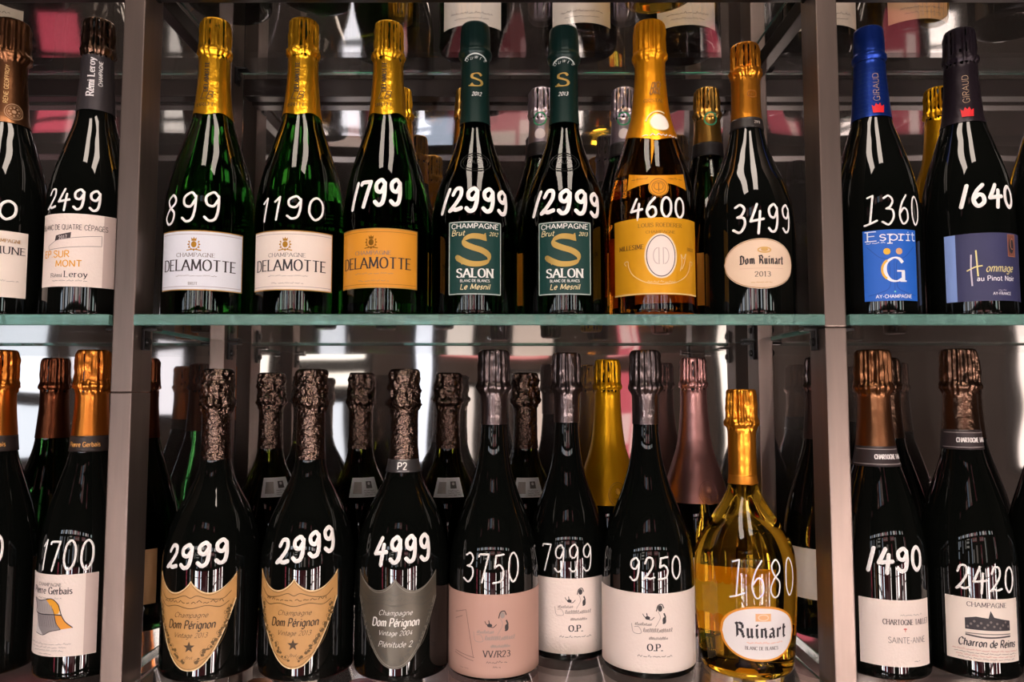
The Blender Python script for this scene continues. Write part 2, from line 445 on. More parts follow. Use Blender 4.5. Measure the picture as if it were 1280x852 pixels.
    def disc(s, u, v, r, m, layer=2, ry=None, n=28):
        ry = ry or r
        f = lambda x: ry * math.sqrt(max(0.0, 1 - ((x - u) / r) ** 2))
        s.strip(u - r, u + r, lambda x: v - f(x), lambda x: v + f(x), m, layer, n=n)
    def ring(s, u, v, r, w, m, layer=3, ry=None, a0=0, a1=360, dome=0.0):
        ry = ry or r
        pts = [(u + r * math.cos(math.radians(a0 + (a1 - a0) * i / 40)), v + ry * math.sin(math.radians(a0 + (a1 - a0) * i / 40))) for i in range(41)]
        if a1 - a0 == 360: pts[-1] = pts[0]
        s.ribbon(pts, w, m, layer, dome=dome)
    def rect(s, u0, v0, u1, v1, m, layer=2):
        s.strip(u0, u1, v0, v1, m, layer)
    def frame(s, u0, v0, u1, v1, w, m, layer=2):
        for a, b in (((u0, v0), (u1, v0)), ((u0, v1), (u1, v1)), ((u0, v0), (u0, v1)), ((u1, v0), (u1, v1))):
            s.ribbon([a, b], w, m, layer)
    def text(s, t, u, v, h, m, style='serif', w=None, al='c', rot=0.0, layer=3, track=1.4, arc=0.0, wscale=1.0):
        th, tn, nib, ser, sl = STYLE[style]
        k = h / 10.0
        x = 0.0
        items = []
        for ch in t:
            adv, st = GOTH.get(ch, GLY[ch]) if style == 'gothic' else GLY[ch]
            items.append((x, st))
            x += adv + track
        tot = (x - track) * k * wscale
        sx = k * wscale * ((w / tot) if w else 1.0)
        width = (x - track) * sx
        off = {'c': -width / 2, 'l': 0.0, 'r': -width}[al]
        ca, sa = math.cos(math.radians(rot)), math.sin(math.radians(rot))
        def T(p, x0):
            px = off + (x0 + p[0] + sl * p[1]) * sx
            py = p[1] * k
            if arc: py -= arc * (2 * px / width) ** 2
            return (u + px * ca - py * sa, v + px * sa + py * ca)
        for x0, st in items:
            for sm, pts in st:
                q = [T(p, x0) for p in pts]
                if sm:
                    s.ribbon(q, th * h, m, layer, nib=(th * h, tn * h, nib), rot=math.radians(rot))
                    continue
                for a, b in zip(q, q[1:]):
                    s.ribbon([a, b], th * h, m, layer, nib=(th * h, tn * h, nib), rot=math.radians(rot))
                if ser:
                    for e, o in ((pts[0], pts[1]), (pts[-1], pts[-2])):
                        d = math.hypot(e[0] - o[0], e[1] - o[1])
                        if abs(e[1] - o[1]) / d > 0.72 and min(abs(e[1]), abs(e[1] - 10), abs(e[1] - 6.5), abs(e[1] + 3)) < 0.05:
                            s.ribbon([T((e[0] - ser * 5, e[1]), x0), T((e[0] + ser * 5, e[1]), x0)], max(tn * 1.1, 0.055) * h, m, layer)
    def squiggle(s, u, v, w, h, m, seed=0, wt=0.35, layer=3):
        """a line of print too small to read"""
        r = random.Random(seed)
        x = -w / 2
        while x < w / 2:
            L = min(r.uniform(3, 7), w / 2 - x)
            n = max(2, int(L / (h * 0.45)))
            s.ribbon([(u + x + L * i / n, v + (r.uniform(0.1, 1.0) if i % 2 else r.uniform(0, .3)) * h) for i in range(n + 1)], wt, m, layer)
            x += L + r.uniform(0.8, 1.4)
    def flourish(s, u, v, w, h, m, seed=0, wt=0.45, layer=3):
        """a looping pen signature that cannot be read"""
        r = random.Random(seed)
        pts, x = [(u - w / 2, v)], -w / 2
        while x < w / 2:
            k = h * r.uniform(.45, 1.0)
            st = r.uniform(.32, .6) * h
            pts += [(u + x + st * .7, v + k * .55), (u + x + st * .62, v + k), (u + x + st * .25, v + k * .5), (u + x + st * .7, v + r.uniform(-.08, .1) * h)]
            x += st
        s.ribbon(catmull(pts, 4), wt, m, layer)
    def build(s, name, parent):
        return mesh_obj(name, s.V, s.F, s.M, parent, s.I)
# ------------------------------------------------------------------ the shop behind the camera, seen only in the mirror and in the glass
def room():
    X = 3.6
    plaster = pmat('plaster_dark', '#2a2321', 0.8, vary=0.15, vscale=3)
    floor_m = pmat('floor_tile', '#6d625c', 0.35, vary=0.2, vscale=4)
    ceil_m = pmat('ceiling_black', '#2a2625', 0.8)
    o = MB().box((-X, FRONT_Y - .1, -0.1), (X, BACK_Y + .2, 0)).build('floor', floor_m); tag(o, None, None, kind='structure')
    o = MB().box((-X, FRONT_Y - .1, CEIL), (X, BACK_Y + .2, CEIL + .1)).build('ceiling', ceil_m); tag(o, None, None, kind='structure')
    o = MB().box((-X, FRONT_Y - .1, 0), (X, FRONT_Y, CEIL)).build('wall_front', plaster); tag(o, None, None, kind='structure')
    o = MB().box((-X, BACK_Y + .012, 0), (X, BACK_Y + .15, CEIL)).build('wall_back', plaster); tag(o, None, None, kind='structure')
    o = MB().box((-X - .1, FRONT_Y - .1, 0), (-X, BACK_Y + .2, CEIL)).build('wall_left', plaster); tag(o, None, None, kind='structure')
    o = MB().box((X, FRONT_Y - .1, 0), (X + .1, BACK_Y + .2, CEIL)).build('wall_right', plaster); tag(o, None, None, kind='structure')

    o = MB().box((-X, FRONT_Y, 0), (X, FRONT_Y + .004, 1.87)).build('trim_1', pmat('wall_panelling', '#7d6f68', 0.7, vary=0.2, vscale=3)); tag(o, None, None, kind='structure')  # lighter sheet added so the lower mirror reflects a brighter shop
    # glowing panels added on the opposite wall for reflections and front light: x0, x1, z0, z1, colour
    frame_m = pmat('window_frame_dark', '#241f1e', 0.5)
    k = 0
    for x0, x1, z0, z1, c, e in GLOW_PANELS:
        k += 1
        m = pmat('daylight_pane_%d' % k, c, 0.4, emit=GLOW_POWER * e)
        y = FRONT_Y + .03
        f = MB()
        t = .03
        f.box((x0 - t, FRONT_Y, z0 - t), (x0, y + .03, z1 + t)); f.box((x1, FRONT_Y, z0 - t), (x1 + t, y + .03, z1 + t))
        f.box((x0, FRONT_Y, z0 - t), (x1, y + .03, z0)); f.box((x0, FRONT_Y, z1), (x1, y + .03, z1 + t))
        for z in [z0 + (z1 - z0) * j / 4 for j in (1, 2, 3)] if z1 - z0 > .8 else []:
            f.box((x0, FRONT_Y, z - .01), (x1, y + .02, z + .01))
        fo = f.build('window_%d' % k, frame_m)
        tag(fo, None, None, kind='structure')
        MB().box((x0, FRONT_Y + .005, z0), (x1, y, z1)).build('pane', m, fo)
    # pink glowing sheets added for their reflections
    for i, (x0, x1, z0, z1, c, c2, glow, lab) in enumerate(GLOW_SHEETS):
        r = empty('poster', ((x0 + x1) / 2, FRONT_Y + .01, (z0 + z1) / 2), lab, 'poster', 'posters on the opposite shop wall')
        w, h = (x1 - x0) / 2, (z1 - z0) / 2
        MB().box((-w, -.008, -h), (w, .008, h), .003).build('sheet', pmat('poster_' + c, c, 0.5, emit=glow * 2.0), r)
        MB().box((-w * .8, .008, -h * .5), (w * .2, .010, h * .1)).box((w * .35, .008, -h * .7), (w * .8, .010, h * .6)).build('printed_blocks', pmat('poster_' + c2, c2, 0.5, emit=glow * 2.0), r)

# x0, x1, z0, z1, colour, brightness: glowing panels added for streaks in bottles, mirror and shelf edge
GLOW_PANELS = [
    (-1.22, -1.00, .08, 1.02, '#fff2ea', 32.4), (-.93, -.84, .08, 1.02, '#f2f4ff', 27), (-.56, -.47, .08, 1.02, '#eef2ff', 24.3), (.33, .39, .08, 1.02, '#fff4ec', 27),
    (.98, 1.06, .08, 1.02, '#fff0ea', 27), (1.22, 1.44, .08, 1.02, '#fff0e8', 35.1), (1.90, 1.98, .08, 1.02, '#ffeee8', 29.7), (2.40, 2.58, .08, 1.02, '#fff0ea', 32.4),
    (-2.02, -1.88, .08, 1.02, '#f4ece6', 4), (-2.75, -2.5, .08, 1.02, '#b8485a', 6),
    (-2.95, -2.62, 1.10, 1.42, '#e2f0ff', 2.4), (-2.95, -2.62, 1.50, 1.80, '#e8f2ff', 3), (-2.50, -2.30, 1.60, 1.80, '#f0f4ff', 2.4),
    (-1.98, -1.84, 1.36, 1.80, '#f2f4ff', 2.1), (-1.44, -1.33, 1.52, 1.80, '#fff8ee', 2.7),
    (-1.22, -.84, 1.55, 1.61, '#fff8ec', 3), (-1.22, -.84, 1.67, 1.73, '#fffaf0', 3), (-1.18, -.80, 1.78, 1.83, '#fff4e4', 3),
    (-1.08, -.95, 1.08, 1.46, '#dfe9f6', 2.4), (-.56, -.45, 1.10, 1.82, '#e2ecfc', 3), (-.36, -.22, 1.12, 1.50, '#f6ece4', 1.8), (.02, .22, 1.12, 1.60, '#f0ddd0', 1.44),
    (1.16, 1.24, 1.12, 1.80, '#fff4ea', 3), (1.28, 1.33, 1.12, 1.80, '#f4fbf0', 2.4), (2.80, 2.88, 1.10, 1.80, '#fff0e8', 3),
    (-2.9, -2.5, 1.90, 2.03, '#dfeeff', 5), (-2.36, -2.2, 1.90, 2.03, '#fff0ea', 5), (-1.98, -1.60, 1.90, 2.03, '#eef4ff', 5), (-1.46, -1.34, 1.90, 2.03, '#fff4ec', 5),
    (-1.22, -.98, 1.90, 2.03, '#ffffff', 6), (-.90, -.80, 1.90, 2.03, '#dfe8ff', 5), (-.56, -.30, 1.90, 2.03, '#fff2ea', 6), (-.22, -.16, 1.90, 2.03, '#fff8f0', 5),
    (.22, .30, 1.90, 2.03, '#ffffff', 6), (.62, .80, 1.90, 2.03, '#f0f6ff', 5), (1.0, 1.3, 1.90, 2.03, '#fff6ee', 6), (1.50, 1.58, 1.90, 2.03, '#ffffff', 6), (2.0, 2.3, 1.90, 2.03, '#eafff8', 5), (2.6, 2.8, 1.90, 2.03, '#fff0ea', 5),
    (-.56, -.34, 2.86, 3.10, '#cfe2ff', 1.5), (-.30, -.20, 2.86, 3.10, '#fff2e4', 1.2), (-2.55, -2.49, 2.80, 3.10, '#ffe8e4', 0.7),
]
# x0, x1, z0, z1, colour, block colour, glow: sheets added for pink reflections
GLOW_SHEETS = [
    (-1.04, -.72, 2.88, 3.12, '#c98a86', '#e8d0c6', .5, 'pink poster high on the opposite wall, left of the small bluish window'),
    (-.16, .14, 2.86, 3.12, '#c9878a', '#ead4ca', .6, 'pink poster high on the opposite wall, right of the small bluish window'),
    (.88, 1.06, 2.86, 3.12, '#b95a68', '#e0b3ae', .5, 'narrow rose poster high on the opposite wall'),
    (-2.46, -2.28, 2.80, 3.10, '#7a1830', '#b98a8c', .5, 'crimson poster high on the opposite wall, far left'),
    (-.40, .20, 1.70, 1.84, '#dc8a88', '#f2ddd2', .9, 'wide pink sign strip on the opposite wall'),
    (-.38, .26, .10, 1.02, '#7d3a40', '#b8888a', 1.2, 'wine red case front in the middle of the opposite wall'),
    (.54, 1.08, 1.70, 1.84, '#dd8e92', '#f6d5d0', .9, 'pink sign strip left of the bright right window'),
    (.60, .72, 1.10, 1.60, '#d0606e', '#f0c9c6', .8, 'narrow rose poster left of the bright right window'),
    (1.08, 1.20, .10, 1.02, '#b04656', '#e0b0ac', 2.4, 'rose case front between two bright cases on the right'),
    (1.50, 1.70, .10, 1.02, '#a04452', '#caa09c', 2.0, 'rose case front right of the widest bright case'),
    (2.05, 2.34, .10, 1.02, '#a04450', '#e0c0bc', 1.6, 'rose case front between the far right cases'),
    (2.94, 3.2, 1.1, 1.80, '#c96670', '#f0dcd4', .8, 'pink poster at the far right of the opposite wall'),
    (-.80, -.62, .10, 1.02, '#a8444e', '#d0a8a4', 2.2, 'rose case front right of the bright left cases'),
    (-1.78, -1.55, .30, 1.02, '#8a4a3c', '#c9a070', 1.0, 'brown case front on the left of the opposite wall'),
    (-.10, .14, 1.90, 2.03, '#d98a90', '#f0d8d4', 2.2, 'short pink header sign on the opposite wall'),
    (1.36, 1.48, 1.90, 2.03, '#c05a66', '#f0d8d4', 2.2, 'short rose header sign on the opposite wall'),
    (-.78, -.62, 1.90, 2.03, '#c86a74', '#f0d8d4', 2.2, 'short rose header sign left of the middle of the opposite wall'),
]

def lamps():
    body_m = pmat('lamp_housing', '#1d1b1b', 0.4, 0.5)
    tube_m = pmat('lamp_diffuser', LAMP_COLOR, 0.4, emit=3.0)
    for i, x in enumerate(LAMP_X):
        r = empty('ceiling_light', (x, -0.25, CEIL), 'linear ceiling light, number %d from the left, above the aisle' % (i + 1), 'light', 'linear ceiling lights')
        MB().box((-.22, -.70, -.06), (.22, .70, 0), .006).build('housing', body_m, r)
        MB().box((-.21, -.68, -.068), (.21, .68, -.058), .003).build('diffuser', tube_m, r)
        L = bpy.data.lights.new('lamp_glow', 'AREA')
        L.shape = 'RECTANGLE'
        L.size, L.size_y = .42, 1.36
        L.energy = LAMP_POWER
        L.color = LAMP_COLOR
        lo = bpy.data.objects.new('lamp_glow', L)
        COL.objects.link(lo)
        lo.location = (0, 0, -.075)
        lo.parent = r

room()
lamps()

# ------------------------------------------------------------------ display shelving: steel frame, glass shelves, polished back
Z_MID, Z_LOW, Z_TOP, Z_SUB = EYE + .0715, EYE - .265, EYE + .415, EYE - .61
POST_X = (-1.017, -.359, .299, .957)
steel = pmat('brushed_steel', '#85766e', 0.37, 0.85, vary=0.22, vscale=14, bump=0.05, bscale=30, stretch=(6, 6, 0.6))
dark_steel = pmat('dark_steel', '#2c2421', 0.4, 0.6, vary=0.2, vscale=10)
black_clip = pmat('clip_black', '#151313', 0.35, 0.4)

mb = MB().box((-2.2, BACK_Y, .55), (2.2, BACK_Y + .010, 2.25))
tag(mb.build('mirror_panel', mirror_mat()), 'polished steel back panel behind all the bottles, reflecting the shop', 'mirror')

fr = empty('shelving_frame', (0, .80, 0), 'square tube steel shelving frame with upright posts holding the glass shelves', 'shelving')
def fpart(name, a, b, m=steel, bev=.0012):
    a = (a[0], a[1] - .80, a[2]); b = (b[0], b[1] - .80, b[2])
    return MB().box(a, b, bev).build(name, m, fr)
for i, px in enumerate(POST_X):
    cut = {1: EYE - .000, 2: EYE + .060}.get(i, EYE + .03)
    fpart('front_post', (px - .0100, .68, 0), (px + .0100, .716, cut - .0003))
    fpart('front_post', (px - .0100, .68, cut + .0003), (px + .0100, .716, 2.35))
    fpart('rear_post', (px - .004, .885, 0), (px + .014, .925, 2.35))
for za in (Z_TOP - .010, EYE - 1.2, EYE + .80):
    for i in range(3):
        a, b = POST_X[i], POST_X[i + 1]
        fpart('front_rail', (a + .0102, .682, za - .018), (b - .0102, .712, za - .0005), dark_steel)
        fpart('rear_rail', (a + .0142, .9255, za - .026), (b - .0042, .9445, za - .003), dark_steel)
    for px in POST_X:
        fpart('side_rail', (px - .004, .7162, za - .018), (px + .010, .8848, za - .0005), dark_steel)

def sheet_glass():
    m = bpy.data.materials.new('shelf_glass')
    m.use_nodes = True
    nt = m.node_tree
    b = nt.nodes['Principled BSDF']
    b.inputs['Base Color'].default_value = (1, 1, 1, 1)
    b.inputs['Roughness'].default_value = 0.0
    b.inputs['Transmission Weight'].default_value = 1.0
    b.inputs['IOR'].default_value = 1.5
    v = nt.nodes.new('ShaderNodeVolumeAbsorption')
    v.inputs['Color'].default_value = (.30, .82, .70, 1)
    v.inputs['Density'].default_value = 2.6
    nt.links.new(v.outputs[0], nt.nodes['Material Output'].inputs['Volume'])
    return m
glass_face = sheet_glass()
glass_edge = pmat('shelf_glass_ground_edge', '#8cc4b6', 0.14, trans=0.66, bump=0.6, bscale=35, stretch=(1, .3, .3))
def glass_shelf(x0, x1, z, label):
    """one sheet of 10 mm glass with ground edges: z is its upper face"""
    y0, y1, t, c = .676, .921, .0102, .0008
    xc, yc = (x0 + x1) / 2, (y0 + y1) / 2
    x0, x1, y0, y1 = x0 - xc, x1 - xc, y0 - yc, y1 - yc
    V, F, I = [], [], []
    rings = [(c, 0), (0, -c), (0, -t + c), (c, -t)]
    for ins, zz in rings:
        V += [(x0 + ins, y0 + ins, zz), (x1 - ins, y0 + ins, zz), (x1 - ins, y1 - ins, zz), (x0 + ins, y1 - ins, zz)]
    F.append((0, 1, 2, 3)); I.append(0)
    F.append((15, 14, 13, 12)); I.append(0)
    for k in range(3):
        for j in range(4):
            F.append((k * 4 + j, (k + 1) * 4 + j, (k + 1) * 4 + (j + 1) % 4, k * 4 + (j + 1) % 4)); I.append(1)
    o = mesh_obj('glass_shelf', V, F, [glass_face, glass_edge], None, I, loc=(xc, yc, z))
    return tag(o, label, 'shelf', 'glass shelves')
BAYS = [('left', POST_X[0] + .0115, POST_X[1] - .0115), ('middle', POST_X[1] + .0115, POST_X[2] - .0115), ('right', POST_X[2] + .0115, POST_X[3] - .0115)]
for nm, a, b in BAYS:
    bay = {'left': 'left of the left post', 'middle': 'between the two posts', 'right': 'right of the right post'}[nm]
    for z, what in ((Z_TOP, 'topmost clear glass shelf, above the bottle necks,'), (Z_MID, 'central clear glass shelf with green front edge,'),
                    (Z_LOW, 'lower clear glass shelf under the bottom row,'), (Z_SUB, 'lowest clear glass shelf, under the picture,')):
        glass_shelf(a, b, z, what + ' ' + bay)
# shelf clips at the posts
for i, px in enumerate(POST_X):
    for z in (Z_TOP, Z_MID, Z_LOW, Z_SUB):
        for sgn in (-1, 1):
            if (i == 0 and sgn < 0) or (i == 3 and sgn > 0): continue
            for yy, ox in ((.700, 0.0), (.900, .005)):
                half = .0102 if ox == 0 else .0092
                x = px + ox + sgn * half
                m = MB().box((x - .0005, yy - .006 - .8, z - .032), (x + sgn * .0030, yy + .006 - .8, z - .0108), .0008)
                m.box((x, yy - .006 - .8, z - .0138), (x + sgn * .014, yy + .006 - .8, z - .0108), .0008)
                m.cyl((x, yy - .8, z - .024), (x + sgn * .0055, yy - .8, z - .024), .004, 16, bev=.0008)
                m.build('shelf_clip', black_clip, fr)

# ------------------------------------------------------------------ bottles
def profile(kind, H, R):
    """outline of the glass as (height, radius) in mm"""
    if kind == 'std':
        p = [(0, R - 3), (1.2, R - 1.0), (3.5, R), (92, R), (108, .985 * R), (126, .94 * R), (146, .845 * R), (176, .635 * R), (206, .435 * R), (228, 16.2), (250, 14.6), (H - 8, 13.6), (H - 1.5, 13.4)]
    elif kind == 'dom':
        p = [(0, R - 3.2), (1.2, R - 1.1), (4, R), (92, R), (106, .985 * R), (122, .93 * R), (146, .77 * R), (166, .56 * R), (182, .40 * R), (198, 14.4), (215, 13.3), (H - 8, 13.0), (H - 1.5, 12.8)]
    elif kind == 'fat':
        p = [(0, R - 3.2), (1.2, R - 1.1), (4, R), (84, R), (100, .985 * R), (119, .925 * R), (144, .755 * R), (170, .53 * R), (195, .375 * R), (214, 13.8), (234, 12.6), (H - 8, 12.6), (H - 1.5, 12.4)]
    elif kind == 'salon':
        p = [(0, R - 3), (1.2, R - 1.0), (3.5, R), (84, R), (108, .965 * R), (132, .84 * R), (156, .62 * R), (178, .445 * R), (198, .35 * R), (220, 13.8), (H - 8, 13.4), (H - 1.5, 13.2)]
    elif kind == 'squat':
        p = [(0, R - 9), (1.5, R - 6.5), (5, R - 4.5), (30, R - 2.2), (70, R - .3), (92, R), (108, .975 * R), (121, .89 * R), (134, .745 * R), (148, .56 * R), (161, .395 * R), (172, 14.2), (182, 13.0), (H - 8, 12.6), (H - 1.5, 12.4)]
    else:
        raise ValueError(kind)
    return p

def revolve(f, zs, seg, closed_top=True, punt=0.0):
    V, F = [], []
    for z in zs:
        r = f(z)
        for j in range(seg):
            a = 2 * math.pi * j / seg
            V.append((r * math.cos(a) / 1000, r * math.sin(a) / 1000, z / 1000))
    n = len(zs)
    for i in range(n - 1):
        for j in range(seg):
            k = (j + 1) % seg
            F.append((i * seg + j, i * seg + k, (i + 1) * seg + k, (i + 1) * seg + j))
    if closed_top:
        V.append((0, 0, zs[-1] / 1000))
        F += [((n - 1) * seg + j, (n - 1) * seg + (j + 1) % seg, len(V) - 1) for j in range(seg)]
    # base with the hollow punt
    r0 = f(zs[0])
    prev = 0
    rings = [(.86, 0.0), (.74, 3.0), (.5, 9.0 * punt), (.25, 13 * punt)]
    base = 0
    for fr_, hz in rings:
        k0 = len(V)
        for j in range(seg):
            a = 2 * math.pi * j / seg
            V.append((r0 * fr_ * math.cos(a) / 1000, r0 * fr_ * math.sin(a) / 1000, (zs[0] + hz) / 1000))
        F += [(base + (j + 1) % seg, base + j, k0 + j, k0 + (j + 1) % seg) for j in range(seg)]
        base = k0
    V.append((0, 0, (zs[0] + 14 * punt) / 1000))
    F += [(base + (j + 1) % seg, base + j, len(V) - 1) for j in range(seg)]
    return V, F

_body_cache = {}
class Bottle:
    def __init__(s, name, x, y, z, kind, H, R, glass, label, group, ry=None):
        s.H, s.R = H, R
        s.f = pchip(profile(kind, H, R))
        s.root = empty(name, (x, y, z + .0003), label, 'bottle', group)
        key = (kind, H, R, glass)
        if key not in _body_cache:
            zs = [0, .3, .7, 1.2, 2, 3, 4, 6, 10] + [10 + (H - 11.5) * i / 62 for i in range(1, 63)]
            V, F = revolve(s.f, zs, 72, punt=1.0 if glass == 'black' else .35)
            me = bpy.data.meshes.new('glass_body')
            me.from_pydata(V, [], F)
            me.materials.append(GLASS[glass])
            me.polygons.foreach_set('use_smooth', [True] * len(F))
            _body_cache[key] = me
        o = bpy.data.objects.new('glass_body', _body_cache[key])
        COL.objects.link(o)
        o.parent = s.root
        s.body = o
    def capsule(s, mat, rc=16.5, hc=36, rn=None, fb=205, style='pleat', amp=1.0, scallop=0.0, seed=1, capmat=None):
        """crimped foil over cork, wire and neck, hc = depth of the wire ring under the top, fb = height of its lower edge"""
        H, f = s.H, s.f
        cap = pchip([(H - hc - 12, f(H - hc - 12) + .7), (H - hc - 6, f(H - hc - 6) + .9), (H - hc - 2, rc - .9), (H - hc, rc + 1.2), (H - hc + 3.5, rc + 1.5), (H - hc + 7, rc - .2),
                     (H - hc + 14, rc - .2), (H - 9, rc - .6), (H - 3, rc - 1.1), (H - 1, rc - 2.0), (H, rc - 3.6)])
        z1 = H - hc - 12
        surf = lambda z: cap(z) if z > z1 else f(z) + .7
        s.foil = surf
        rng = random.Random(seed * 7 + 3)
        fold = [(n, rng.uniform(.25, 1), rng.uniform(0, 6.28)) for n in (7, 11, 15, 19, 26)]
        seg = 108
        zs = [H - .2, H - .6, H - 1.2, H - 2, H - 3] + [H - 3 - (hc + 9) * i / 22 for i in range(1, 23)]
        m = max(6, int((z1 - fb) / 4))
        zs += [z1 + (fb - z1) * i / m for i in range(1, m + 1)]
        V, F = [], []
        for i, z in enumerate(zs):
            for j in range(seg):
                a = 2 * math.pi * j / seg
                fa = math.sin(a) * 0 + 0.0
                front = math.atan2(math.cos(a), -math.sin(a))      # 0 towards the aisle
                zz = z
                if scallop and z < z1:
                    tt = (z1 - z) / (z1 - fb)
                    zz = z + tt * scallop * (abs(front) / math.pi * 2.2 if scallop > 6 else .5 - .5 * math.cos(front * 4))
                r = surf(zz)
                g = sum(w * math.sin(n * a + p + .02 * zz) for n, w, p in fold) / 2.0
                if style == 'pleat':
                    ridge = sum(w * (1 - 2.2 * abs(math.sin(n * a / 2 + p))) for n, w, p in ((13, .6, seed), (19, .7, seed * 2.3), (24, .35, seed * .7)))
                    q = Vector((math.cos(a) * 3.2 + seed, math.sin(a) * 3.2, z * .16))
                    if z > H - hc + 6: r += amp * min(1, (H - z) / 5) * (1.0 * ridge + .9 * noise.noise(q))
                    elif z > H - hc - 5: r += amp * (.45 * ridge + 1.5 * noise.noise(q * 1.8))
                    else: r += amp * (.10 * g + .16 * noise.noise(q * .7)) * min(1, max(.25, 1 - (z1 - z) / 30))
                elif style == 'crumple':
                    k = (2.6 if z > H - hc - 6 else .35) * amp
                    q = Vector((math.cos(a) * 2.6 + seed * 3, math.sin(a) * 2.6, z * .14))
                    r += k * (noise.noise(q) + .6 * noise.noise(q * 2.3)) * min(1, (H - z) / 3)
                else:
                    r += .10 * g * amp * min(1, (H - z) / 4) * (1 if z > z1 else .2)
                V.append((r * math.cos(a) / 1000, r * math.sin(a) / 1000, zz / 1000))
        V.append((0, 0, (H + .1) / 1000))
        for j in range(seg):
            F.append((j, (j + 1) % seg, len(V) - 1))
        for i in range(len(zs) - 1):
            for j in range(seg):
                k = (j + 1) % seg
                F.append((i * seg + j, (i + 1) * seg + j, (i + 1) * seg + k, i * seg + k))
        mats = [FOIL[mat]]
        idx = None
        if capmat:
            mats.append(FOIL[capmat])
            idx = [1] * seg + [1 if zs[i] > H - hc - 3 else 0 for i in range(len(zs) - 1) for j in range(seg)]
        o = mesh_obj('foil_capsule', V, F, mats, s.root, idx, smooth=True)
        s.foil_obj = o
        s.fb = fb
        return o
    def band(s, z0, z1, mat, name='neck_band', grow=.95, lines=None):
        f = s.f
        n = 6
        zs = [z0, z0 + .2] + [z0 + (z1 - z0) * i / n for i in range(1, n)] + [z1 - .2, z1]
        V, F = [], []
        seg = 72
        for i, z in enumerate(zs):
            g = grow if 0 < i < len(zs) - 1 else .1
            r = f(z) + g
            for j in range(seg):
                a = 2 * math.pi * j / seg
                V.append((r * math.cos(a) / 1000, r * math.sin(a) / 1000, z / 1000))
        for i in range(len(zs) - 1):
            for j in range(seg):
                k = (j + 1) % seg
                F.append((i * seg + j, i * seg + k, (i + 1) * seg + k, (i + 1) * seg + j))
        o = mesh_obj(name, V, F, mat, s.root, smooth=True)
        if lines:
            for zl, c in lines:
                d = Draw(lambda z: f(z) + grow, 0, zl, lift=.12)
                d.strip(-math.pi * d.rref * .5, math.pi * d.rref * .5, -.35, .35, ink(c), 0, n=40)
                d.build('band_line', o)
        return o
    def label(s, u0, v0, name='front_label'):
        return Draw(s.f, u0, v0)
    def on_foil(s, u0, v0):
        return Draw(s.foil, u0, v0, lift=.28)
    def on_band(s, u0, v0, grow=.95):
        return Draw(lambda z: s.f(z) + grow, u0, v0, lift=.15)
    def price(s, t, u0, vt, u1, vb, w=2.2, tilt=0.0, gh=None, slant=0.05):
        d = Draw(s.f, (u0 + u1) / 2, (vt + vb) / 2, lift=.10)
        W_, H_ = u1 - u0, vt - vb
        d.rref = s.R
        gh = gh or (H_ - abs(tilt) - w)
        rng = random.Random(hash(len(t)) + sum(ord(c) for c in t))
        adv = [HAND[c][0] if c not in '1!' else 3.6 for c in t]
        gap = 1.5
        tot = sum(adv) + gap * (len(t) - 1)
        k = W_ / tot
        x = 0.0
        for c, a in zip(t, adv):
            cx = -W_ / 2 + (x + a / 2) * k
            base = -gh / 2 + tilt * (cx / W_) + rng.uniform(-.02, .02) * gh
            for sm, pts in HAND[c][1]:
                q = [(-W_ / 2 + (x + p[0] + slant * p[1]) * k, base + p[1] / 10 * gh) for p in pts]
                d.ribbon(q, w, WHITE_PAINT, 0, dome=.35, roundcap=True)
            x += a + gap
        return d.build('painted_price', s.root)

def paper(b, u0, v0, u1, v1, mat, name='front_label', top=None, bot=None, back=False):
    """a paper label centred at (u0, v0): half width u1, half height v1"""
    uu = u0 + (math.pi * b.R if back else 0)
    d = Draw(b.f, uu, v0)
    d.strip(-u1, u1, bot or -v1, top or v1, mat, 0, skirt=True)
    o = d.build(name, b.root)
    p = Draw(b.f, uu, v0)
    return o, p
CREAM = pmat('paper_cream', '#eadcd0', 0.6, bump=0.05, bscale=300)
WHITE = pmat('paper_white', '#ece6e4', 0.6, bump=0.05, bscale=300)
GREYW = pmat('paper_cool_white', '#dfe2ea', 0.6, bump=0.05, bscale=300)
PINKW = pmat('paper_blush', '#ecdcd2', 0.65, bump=0.15, bscale=400)
DK, GD, OR, GY = ink('#2a2328'), foil_ink('#c08a2a'), ink('#d98a1e'), ink('#7d7470')
UP, LO, TOPG, UB, LB_ = 'front bottles on the central glass shelf', 'front bottles on the lower glass shelf', 'bottles on the top glass shelf', 'rear bottles on the central glass shelf', 'rear bottles on the lower glass shelf'

# ---- upper row, middle bay: three green bottles with yellow foils
def laurel(d, u, v, s, m):
    d.disc(u, v, s * .42, m, 3, ry=s * .5)
    d.ring(u, v, s * .72, s * .09, m, 3, ry=s * .8, a0=150, a1=390)
    for k in range(9):
        a = math.radians(150 + 240 * k / 8)
        d.disc(u + s * .86 * math.cos(a), v + s * .92 * math.sin(a), s * .12, m, 3)
    d.poly([(u - s * .35, v + s * .55), (u - s * .42, v + s * 1.1), (u - s * .15, v + s * .85), (u, v + s * 1.2), (u + s * .15, v + s * .85), (u + s * .42, v + s * 1.1), (u + s * .35, v + s * .55)], m, 3)
    d.ribbon([(u - s * 1.1, v - s * .95), (u, v - s * .75), (u + s * 1.1, v - s * .95)], s * .14, m, 3)

